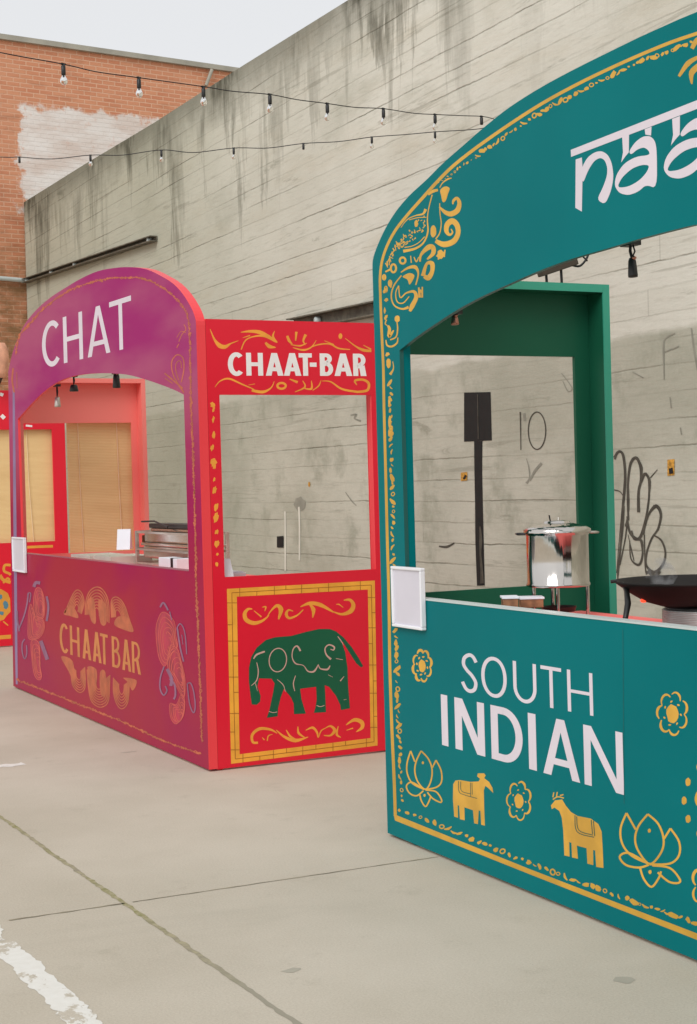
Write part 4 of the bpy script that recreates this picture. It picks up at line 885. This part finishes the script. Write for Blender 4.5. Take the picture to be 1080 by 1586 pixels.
for q, w in (([(130, 440), (60, 440), (50, 510), (110, 540), (130, 560)], 4), ([(0, 560), (40, 620), (130, 650)], 5), ([(40, 660), (90, 600), (120, 620)], 3), ([(-40, 740), (20, 750), (60, 790)], 3)): p.stroke(z0(q), w)
p.oval(z0([(20, 930)])[0], 15, 23, 0, .12)
p.poly([(-75, 990), (17, 983), (17, 989), (-75, 996)]); p.stroke([(36, 848), (55, 847), (82, 846)], 4); p.stroke(z0([(40, 1130), (100, 1180)]), 2)
p.build('ornament_painting', simple('flower_gold', (232, 160, 60), .45), sp3)
p = Paint(1, Y3, .0015); p.oval(z0([(70, 925)])[0], 4, 6, 0, .2); p.oval(z0([(5, 830)])[0], 3, 4, 0, .2); p.oval(z0([(20, 1030)])[0], 4, 3, 0, .2); p.build('flower_centre_painting', simple('dusty_blue', (90, 140, 160), .5), sp3)
p = Paint(1, Y3, .0015); p.stroke([(0, 610), (5, 612)], 5); p.stroke([(2, 643), (7, 648)], 6); p.stroke([(40, 659), (50, 660)], 3); p.build('letter_painting', WHITE2, sp3)

# ------------------------------------------------------------------ blinds
def blind(x0, x1, y, z0, z1, label):
    t = thing('bamboo_blind', (x0, y, z1), label, 'blind', 'bamboo blinds in the stall windows')
    m = MB(); m.box(x0, x1, y-.003, y+.003, z0, z1)
    m.build('slat_sheet', BLIND, t)
    m = MB(); m.box(x0-.002, x1+.002, y-.012, y+.016, z1+.001, z1+.03); m.build('head_rail', WOODT, t)
    for f in (.16, .74):
        c = MB(); c.tube([(x0+(x1-x0)*f, y-.012, z1), (x0+(x1-x0)*(f+.01), y-.014, (z0+z1)/2), (x0+(x1-x0)*(f+.04), y-.012, z0)], .003, 6); c.build('pull_cord', CORD, t)
yb = YC1+.055
blind(on(1, yb, 105.5, 750).x, on(1, yb, 209, 750).x, yb, .98, on(1, yb, 150, 651).z, 'wide tan bamboo blind hanging in the coral side window of the plum stall')
yb = Y3+.06
blind(X3+.13, on(1, yb, 86, 750).x, yb, .97, on(1, yb, 40, 661).z, 'narrow tan bamboo blind in the window of the farthest red stall')

# ------------------------------------------------------------------ tables inside
def table(x0, x1, y0, y1, z, label):
    t = thing('serving_table', ((x0+x1)/2, (y0+y1)/2, 0), label, 'table', 'serving tables inside the stalls')
    m = MB(); m.box(x0, x1, y0, y1, z-.025, z); m.build('tabletop', CLOTH, t, bevel=.004)
    m = MB(); m.box(x0+.01, x1-.01, y0+.01, y1-.01, z-.42, z-.026); m.build('cloth_skirt', CLOTH, t)
    for a in (x0+.05, x1-.05):
        for b in (y0+.05, y1-.05):
            m = MB(); m.tube([(a, b, 0), (a, b, z-.42)], .014); m.build('leg', STEEL, t)
CLOTH = m_gloss('coral_cloth', (248, 112, 108), (252, 120, 114), .7)
ZT = .925
table(XT+.20, XT+.66, 2.3, 5.15, ZT, 'coral cloth serving table behind the teal counter')
table(XC+.13, XC+.62, 7.75, YC1-.15, .955, 'coral cloth serving table behind the plum counter')
def at(z, px, py): return on(2, z, px, py)

# stock urn on a stand
def urn():
    dep = 5.95; d = ray(865, 905); c = EYEP+d*(dep/d.dot(_f)); k = dep/FPX
    c = Vector((c.x, c.y, 0)); rad = 50*k; zb = EYEP.z+(ray(865, 908)*(dep/ray(865, 908).dot(_f))).z; H_ = 84*k
    t = thing('stock_urn', (c.x, c.y, ZT), 'polished steel lidded soup urn on legs behind the teal counter', 'soup urn')
    m = MB(); m.lathe((c.x, c.y, zb), [(.0, 0), (rad*.93, 0), (rad*.985, .004), (rad*.985, .012), (rad*.96, .016), (rad*.96, H_-.012), (rad*1.0, H_-.006), (rad*1.02, H_)], 64); m.build('body', STEEL2, t)
    m = MB(); m.lathe((c.x, c.y, zb+H_), [(rad*1.04, 0), (rad*1.04, .012), (rad*.9, .022), (rad*.5, .034), (rad*.42, .035), (rad*.40, .042), (rad*.15, .047), (0, .048)], 64); m.build('lid', STEEL2, t)
    m = MB(); h0 = zb+H_+.045; m.tube([(c.x-.03, c.y, h0), (c.x-.034, c.y, h0+.022)], .003); m.build('lid_knob', BLACKM, t)
    m = MB(); m.tube([(c.x+.008, c.y, h0), (c.x+.010, c.y, h0+.012)], .005); m.build('lid_vent', STEEL, t)
    for s_ in (-1, 1):
        v = _r2.copy(); v.z = 0; v.normalize(); q = Vector((c.x, c.y, zb+H_-.004))+v*s_*rad; w = Vector((-v.y, v.x, 0))
        m = MB(); m.tube([q-w*.03, q-w*.03+v*s_*.03, q+w*.03+v*s_*.03, q+w*.03], .0045); m.build('handle', STEEL if s_ > 0 else BLACKM, t)
    v = _r2.copy(); v.z = 0; v.normalize(); w = Vector((-v.y, v.x, 0))
    for a, b in ((-.1, -.6), (.95, .0), (-.1, .75), (-.8, .0)):
        q = Vector((c.x, c.y, 0))+v*rad*a*.95+w*rad*b*.9; m = MB(); m.tube([(q.x, q.y, ZT+.001), (q.x, q.y, zb+.002)], .008); m.build('leg', STEEL2, t)
    m = MB(); m.lathe((c.x, c.y, ZT+.02), [(0, 0), (rad*.5, 0), (rad*.55, .02)], 24); m.build('burner', BLACKM, t)
urn()
# wooden boxes / tray
def at_depth(dep, px, py): d = ray(px, py); return EYEP+d*(dep/d.dot(_f))
t0 = at_depth(5.55, 806, 944)
def rail_box(c, w, l, h, name, mat, label, cat, top=None):
    t = thing(name, (c.x, c.y, c.z), label, cat); m = MB()
    v = _r2.copy(); v.z = 0; v.normalize(); u = Vector((-v.y, v.x, 0)); b = Vector(c)
    m.obox(b+Vector((0, 0, h/2)), v*w/2, u*l/2, Vector((0, 0, h/2))); m.build('box_body', mat, t, bevel=.002)
    if top: m = MB(); m.obox(b+Vector((0, 0, h+.004)), v*(w/2+.004), u*(l/2+.004), Vector((0, 0, .0038))); m.build('box_lid', top, t, bevel=.001)
    return t
rail_box(at_depth(5.7, 790, 943), .055, .08, .040, 'wooden_box', WOODT, 'small brown wooden box with pale lid, left of the steel urn', 'box', PAPER)
rail_box(at_depth(5.85, 823, 940), .085, .08, .032, 'spice_box', WOODT, 'low brown and white box leaning between the wooden box and the urn', 'box', PAPER)
tt = thing('serving_tray', at_depth(5.5, 830, 946), 'flat white tray under the small boxes behind the teal counter', 'tray')
m = MB(); c = at_depth(5.62, 822, 948); v = _r2.copy(); v.z = 0; v.normalize(); u = Vector((-v.y, v.x, 0))
m.obox(Vector((c.x, c.y, ZT+.010)), v*.10, u*.12, Vector((0, 0, .004))); m.build('tray_base', PAPER, tt)
for s_ in (-1, 1):
    m = MB(); m.obox(Vector((c.x, c.y, ZT+.016))+u*.12*s_, v*.104, u*.004, Vector((0, 0, .012))); m.build('tray_rim', PAPER, tt)
# wok on burner
def wok():
    dep = 5.2; k = dep/FPX; c = at_depth(dep, 1075, 897); rim = c.z+.0; rad = .262
    t = thing('wok', (c.x, c.y, rim-.09), 'black iron wok with a long handle on the ribbed burner', 'wok')
    m = MB(); hh = .088
    m.lathe((c.x, c.y, rim-hh), [(0, 0), (.10, .002), (.17, .022), (.225, .055), (rad-.008, hh-.006), (rad, hh), (rad+.006, hh), (rad+.004, hh-.006), (rad-.004, hh-.012), (.22, .048), (.168, .016), (.10, -.004), (0, -.006)], 56)
    m.build('bowl', IRON, t)
    v = _r2.copy(); v.z = 0; v.normalize(); e = Vector((c.x, c.y, rim))-v*rad
    m = MB(); q0 = e+v*.02+Vector((0, 0, -.008)); m.tube([q0, at_depth(dep-.06, 971, 915), at_depth(dep-.12, 973, 935), at_depth(dep-.14, 969, 958)], [.006, .009, .011, .009], 10); m.build('handle', BLACKM, t)
    m = MB(); m.tube([e+Vector((0, 0, .001)), e-v*.02+Vector((0, 0, -.001))], .006); m.build('rim_tab', BLACKM, t)
    b = thing('gas_burner', (c.x+.03, c.y, ZT), 'ribbed aluminium drum burner glowing red under the wok', 'burner')
    zb_ = ZT; zt_ = rim-hh-.012; m = MB(); pr_ = [(.0, 0), (.165, 0)]
    for i in range(14): z_ = (zt_-zb_)*i/14; pr_ += [(.165, z_), (.168, z_+.002), (.165, z_+.0045)]
    pr_ += [(.165, zt_-zb_), (.15, zt_-zb_), (.15, zt_-zb_-.03)]
    cc = Vector((c.x, c.y, 0))+v*.06; m.lathe((cc.x, cc.y, zb_), pr_, 48); m.build('drum', ALU, b)
    m = MB(); m.lathe((cc.x, cc.y, zt_-.0), [(.156, .001), (.157, .012), (.12, .013), (.12, .001)], 48); m.build('burner_ring', BLACKM, b)
    q = at_depth(dep-.03, 997, 930); m = MB(); m.lathe((q.x, q.y, q.z-.008), [(0, 0), (.008, .002), (.011, .008), (.007, .014), (0, .016)], 14); m.build('flame', EMBER, b)
wok()
# steam over the wok
sm = bpy.data.materials.new('steam'); sm.use_nodes = True; T_ = sm.node_tree; T_.nodes.clear()
vo = T_.nodes.new('ShaderNodeVolumePrincipled'); vo.inputs['Color'].default_value = (.95, .95, .95, 1)
tn = T_.nodes.new('ShaderNodeTexNoise'); tn.inputs['Scale'].default_value = 28; tn.inputs['Detail'].default_value = 4
mr = T_.nodes.new('ShaderNodeMapRange'); mr.inputs[1].default_value = .45; mr.inputs[2].default_value = .7; mr.inputs[3].default_value = 0; mr.inputs[4].default_value = 14
tc = T_.nodes.new('ShaderNodeTexCoord'); ou = T_.nodes.new('ShaderNodeOutputMaterial')
T_.links.new(tc.outputs['Object'], tn.inputs['Vector']); T_.links.new(tn.outputs['Fac'], mr.inputs[0]); T_.links.new(mr.outputs[0], vo.inputs['Density']); T_.links.new(vo.outputs[0], ou.inputs['Volume'])
q = at_depth(5.2, 1025, 893); m = MB(); m.lathe((q.x, q.y, q.z-.03), [(0, 0), (.04, .005), (.055, .03), (.045, .06), (.02, .09), (0, .1)], 20); so_ = m.build('steam', sm); tag(so_, 'faint steam rising above the black wok', 'steam', kind='stuff')

# chafing dish in the plum stall
ZT = .955
def chafer():
    X_ = 3.30; dx = .10; P_ = lambda px, py: on(0, X_-dx-.02, px, py); yA = P_(213, 860).y; yB = yA-1.0
    t = thing('chafing_dish', (X_, (yA+yB)/2, ZT), 'large stainless steel chafing dish on a frame behind the plum counter', 'chafing dish')
    zt_ = P_(240, 816).z
    m = MB(); m.box(X_-dx, X_+dx, yB, yA-.06, ZT+.07, zt_-.125); m.build('water_pan', POL, t, bevel=.012)
    m = MB(); m.box(X_-dx-.012, X_+dx+.012, yB-.01, yA-.05, zt_-.124, zt_-.105); m.build('rim', POL, t, bevel=.006)
    m = MB(); m.box(X_-dx+.01, X_+dx-.01, yB, yA-.06, zt_-.104, zt_-.035); m.box(X_-dx+.03, X_+dx-.03, yB+.05, yA-.12, zt_-.034, zt_-.012); m.build('lid', POL, t, bevel=.014)
    m = MB(); m.box(X_-dx+.03, X_+dx-.03, yB+.1, yA-.1, zt_-.011, zt_+.018); m.build('lid_hinge', BLACKM, t, bevel=.004)
    m = MB(); m.tube([(X_-.1, yA-.05, zt_+.03), (X_-.1, yA-.3, zt_+.035), (X_-.1, yA-.55, zt_-.0)], .006); m.build('lid_handle', BLACKM, t)
    for x_ in (X_-dx-.02, X_+dx+.02):
        for y_ in (yA, yB):
            m = MB(); m.box(x_-.011, x_+.011, y_-.011, y_+.011, ZT+.001, zt_-.03); m.build('leg', STEEL, t, bevel=.002)
    m = MB()
    for z_ in (ZT+.03, ZT+.12, zt_-.045):
        m.box(X_-dx-.007, X_+dx+.007, yA-.008, yA+.008, z_, z_+.016)
        for x_ in (X_-dx-.02, X_+dx+.02): m.box(x_-.006, x_+.006, yB+.012, yA-.012, z_, z_+.012)
    m.build('frame_rail', STEEL, t)
    m = MB(); m.box(X_-dx+.01, X_+dx-.01, yA-.02, yA-.012, ZT+.15, zt_-.06); m.build('end_plate', COPPER, t)
    for y_ in (yA-.3, yA-.75):
        m = MB(); m.lathe((X_, y_, ZT+.001), [(0, 0), (.04, 0), (.04, .05), (0, .05)], 20); m.build('fuel_can', BLACKM, t)
chafer()
def card(c, w, h, label, name='menu_card', lean=.03, yaw=0):
    t = thing(name, c, label, 'card', 'white cards on the stall tables'); m = MB(); v = _r2.copy(); v.z = 0; v.normalize(); u = Vector((-v.y, v.x, 0)); v = (v*math.cos(yaw)+u*math.sin(yaw)); u = Vector((-v.y, v.x, 0))
    m.obox(Vector(c)+Vector((0, 0, h/2))+u*0, v*w/2, u*.002, Vector((0, 0, h/2))+u*lean); m.build('card_face', PAPER, t)
    m = MB(); m.obox(Vector(c)+u*.07+Vector((0, 0, h/2)), v*w/2, u*.002, Vector((0, 0, h/2))-u*lean); m.build('card_back', PAPER, t)
q = at_depth(9.9, 192, 851); card(Vector((q.x, q.y, q.z)), .085, .13, 'white paper card standing left of the chafing dish')
q = at_depth(8.0, 354, 893); card(Vector((q.x, q.y, ZT+.002)), .05, .135, 'white card seen through the left corner of the red side window', yaw=.5)
# trays in the plum stall
PALEST = simple('enamel_tray', (206, 204, 192), .4)
def tray(px, py, x_, l, w, h, label, mat):
    c = on(0, x_, px, py); t = thing('food_tray', (c.x, c.y, ZT), label, 'tray', 'trays on the plum stall table')
    m = MB(); m.box(c.x-w/2, c.x+w/2, c.y-l/2, c.y+l/2, ZT+.001, ZT+.006)
    for s_ in (-1, 1): m.box(c.x+s_*w/2-.004, c.x+s_*w/2+.004, c.y-l/2, c.y+l/2, ZT+.0065, ZT+h); m.box(c.x-w/2+.005, c.x+w/2-.005, c.y+s_*l/2-.004, c.y+s_*l/2+.004, ZT+.0065, ZT+h)
    m.build('pan', mat, t); m = MB(); m.box(c.x-w/2+.006, c.x+w/2-.006, c.y-l/2+.006, c.y+l/2-.006, ZT+.008, ZT+h*.6); m.build('contents', simple('tray_food', (190, 176, 150), .7, var=.3, scale=40), t)
tray(155, 868, 3.15, .45, .28, .072, 'shallow grey tray at the far left end of the plum counter', PALEST)
tray(190, 872, 3.15, .38, .28, .08, 'shallow pale tray directly left of the chafing dish', PALEST)
c = on(0, 3.1, 272, 884); t = thing('food_box', (c.x, c.y, ZT), 'white carton under the chafing dish', 'carton'); m = MB(); m.box(c.x-.05, c.x+.05, c.y-.16, c.y+.16, ZT+.001, ZT+.10); m.build('carton_body', PAPER, t, bevel=.003)
m = MB(); m.box(c.x-.052, c.x+.052, c.y-.1, c.y-.06, ZT+.03, ZT+.102); m.build('carton_band', BLACKM, t)
c = on(1, YC0+.35, 368, 887); t = thing('food_tray', (c.x, c.y, ZT), 'thin white tray just inside the red side window', 'tray', 'trays on the plum stall table'); m = MB(); m.box(XC+.2, XC+.34, c.y-.1, c.y+.25, ZT+.001, ZT+.05); m.build('pan', PAPER, t, bevel=.003); m = MB(); m.box(XC+.21, XC+.33, c.y-.09, c.y+.24, ZT+.051, ZT+.056); m.build('rim', PLASTIC, t)

# ------------------------------------------------------------------ white frame signs on the stall fronts
def frame_sign(xf, q, label, dep=.016):
    P_ = [on(0, xf-.004, *a) for a in q]; zt_, zb_ = (P_[0].z+P_[1].z)/2, (P_[2].z+P_[3].z)/2; y0, y1 = (P_[1].y+P_[2].y)/2, (P_[0].y+P_[3].y)/2
    t = thing('sign_holder', (xf, (y0+y1)/2, zb_), label, 'sign holder', 'blank white sign holders on the stall fronts')
    m = MB(); b = .012; m.box(xf-dep, xf-.003, y0+b, y1-b, zb_+b, zt_-b); m.build('blank_sheet', PLASTIC, t)
    f = MB()
    for a in ((y0, y1, zt_-b, zt_), (y0, y1, zb_, zb_+b), (y0, y0+b, zb_+b+.0005, zt_-b-.0005), (y1-b, y1, zb_+b+.0005, zt_-b-.0005)): f.box(xf-dep-.008, xf-.002, *a)
    f.build('frame', simple('frame_white', (236, 236, 240), .35, var=.02), t, bevel=.003); return t
frame_sign(XT, [(611, 878), (657, 878), (661, 975), (614, 971)], 'blank white framed sign holder on the teal stall post')
ts = frame_sign(XC, [(21, 832), (40, 832), (42, 887), (24, 885)], 'narrow white sign holder at the left edge of the plum counter')

# ------------------------------------------------------------------ lamps under the arches
def spot(c, label, hang=.10, l=.085, r=.02, mat=None, tilt=0):
    c = Vector(c); t = thing('clamp_lamp', c, label, 'lamp', 'small lamps clamped under the stall arches')
    m = MB(); m.obox(c, (.02, 0, 0), (0, .03, 0), (0, 0, .008)); m.build('clamp', BLACKM, t)
    m = MB(); e = c+Vector((0, -tilt*hang, -hang)); m.tube([c, c+Vector((0, -tilt*hang*.2+.004, -hang*.5)), e], .005, 8); m.tube([c+Vector((0, -.01, 0)), c+Vector((0, -.022, -hang*.6)), e], .003, 6); m.build('cable', RUBBER, t)
    m = MB(); m.lathe(e, [(0, 0), (r*.6, 0), (r*.8, -.01), (r, -l*.9), (r*.95, -l), (0, -l)], 20, axis=(0, tilt*.5, 1)); m.build('lamp_shade', mat or BLACKM, t)
    m = MB(); m.lathe(e+Vector((0, -.012, -.002)), [(0, .008), (.007, .004), (.008, 0), (0, -.006)], 12); m.build('brass_ring', COPPER, t)
P1 = on(0, XT+.14, 977, 377); spot(P1, 'black cylinder lamp hanging under the middle of the teal arch', .048, .062, .016, tilt=.12)
P1 = on(0, XT+.10, 704, 484); spot(P1, 'copper bulb lamp under the left curve of the teal arch', .012, .035, .016, COPPER, .1)
P1 = on(0, XC+.12, 88, 597); spot(P1, 'grey lamp hanging lowest, leftmost under the plum arch', .08, .07, .022, STEEL, .05)
P1 = on(0, XC+.12, 114, 582); spot(P1, 'black wedge lamp second from left under the plum arch', .06, .045, .03)
P1 = on(0, XC+.12, 180, 577); spot(P1, 'thick black lamp bracket at the top middle of the plum arch', .01, .085, .024)
# dark light bar resting on the green side frame
yb = YTe-.07; t = thing('light_bar', on(1, yb, 858, 432), 'dark brown light bar standing on two feet above the green side frame', 'light bar')
A_, B_ = on(1, yb, 836, 424), on(1, yb, 892, 405); d_ = B_-A_; u_ = Vector((-d_.z, 0, d_.x)).normalized()
m = MB(); m.obox((A_+B_)/2, d_/2, (0, .02, 0), u_*.014); m.build('bar_body', simple('brown_bar', (72, 62, 52), .5), t, bevel=.004)
for px in (846, 869):
    a = on(1, yb, px, 421 if px < 850 else 412); m = MB(); m.tube([a, (a.x+.003, a.y, zs+.003)], .006); m.lathe((a.x+.003, a.y, zs+.0005), [(0, 0), (.012, 0), (.009, .008), (0, .008)], 12); m.build('foot', BLACKM, t)
m = MB(); m.tube([tuple(v) for v in catmull([tuple(on(1, yb, *a)) for a in ((884, 410), (898, 412), (908, 402), (912, 392))], 4)], .005); m.tube([on(1, yb, 888, 400), on(1, yb, 902, 396), on(1, yb, 910, 404)], .004); m.build('cable', RUBBER, t)

# peach lantern over the far stall at the left edge
c = at_depth(14.6, 0, 558); t = thing('fabric_lantern', c, 'peach fabric lantern above the farthest stall at the left edge', 'lantern')
m = MB(); m.lathe(c, [(0, .17), (.05, .165), (.08, .10), (.085, .0), (.07, -.10), (.055, -.17), (.05, -.17), (.04, -.10)], 24); m.build('shade', simple('peach_fabric', (226, 166, 136), .8, var=.12, scale=14, bump=.2), t)
m = MB(); m.lathe(c+Vector((-.04, 0, -.24)), [(0, 0), (.04, .02), (.06, .07), (.03, .1)], 16); m.build('lower_hood', simple('brown_hood', (66, 44, 36), .6), t)
m = MB(); m.tube([(c.x-.04, c.y, c.z-.24), (c.x-.04, Y3+.1, zt3-.02)], .012); m.build('stem', BLACKM, t)

# ------------------------------------------------------------------ string lights
def string(A, B, wire, bulbs, label, K=.72):
    A, B = Vector(A), Vector(B); d = (B-A); n = Vector((-d.y, d.x, 0)).normalized()
    P_ = lambda px, py: onplane(A, n, px, py)
    t = thing('string_lights', P_(*wire[0]), label, 'string lights', 'festoon light strings in front of the concrete wall')
    m = MB(); m.tube(catmull([tuple(P_(*w)) for w in wire], 6), .003, 6); m.build('wire', RUBBER, t)
    for k, (px, py, hasb) in enumerate(bulbs):
        c = P_(px, py); m = MB(); m.lathe(c+Vector((0, 0, .004)), [(r_*K, z_*K) for r_, z_ in [(0, .0), (.012, -.002), (.013, -.018), (.016, -.022), (.0165, -.08), (.013, -.088), (0, -.088)]], 14)
        m.obox(c, d.normalized()*.018*K, n*.006, (0, 0, .006*K)); so2 = m.build('socket', BLACKM, t)
        if hasb:
            m = MB(); m.lathe(c+Vector((0, 0, -.082*K)), [(r_*K, z_*K) for r_, z_ in [(.011, 0), (.014, -.008), (.024, -.026), (.028, -.042), (.024, -.056), (.014, -.067), (0, -.070)]], 18); m.build('bulb', GLASS, so2)
    return t
A0 = (2.2, 7.9); q = lambda px, dist: None
def plan(px, dist):
    d = ray(px, 760); return (d.x/d.length*dist, d.y/d.length*dist, 0)
string(plan(98, 8.1), plan(745, 10.9), [(-420, -10), (-150, 48), (0, 81), (98, 99), (150, 111), (215, 120), (316, 134), (360, 141), (418, 146), (460, 154), (507, 160), (550, 166), (594, 168), (640, 175), (674, 177), (719, 179), (746, 180), (765, 184), (800, 196)],
       [(98, 99, 1), (215, 120, 1), (315, 134, 1), (418, 146, 1), (507, 160, 1), (594, 168, 1), (674, 177, 1), (746, 180, 0)], 'upper string of clear bulbs sagging across brick and concrete walls')
string(plan(30, 11.8), plan(745, 11.1), [(-420, 205), (-150, 235), (0, 243), (30, 243), (80, 246), (140, 240), (190, 240), (250, 232), (300, 236), (362, 229), (415, 229), (470, 222), (525, 219), (576, 212), (630, 208), (674, 204), (745, 199), (765, 190), (800, 178)],
       [(30, 243, 0), (140, 240, 1), (250, 233, 1), (362, 229, 1), (470, 222, 0), (576, 212, 1), (674, 204, 1)], 'lower string of small bulbs hanging below the upper one', .55)
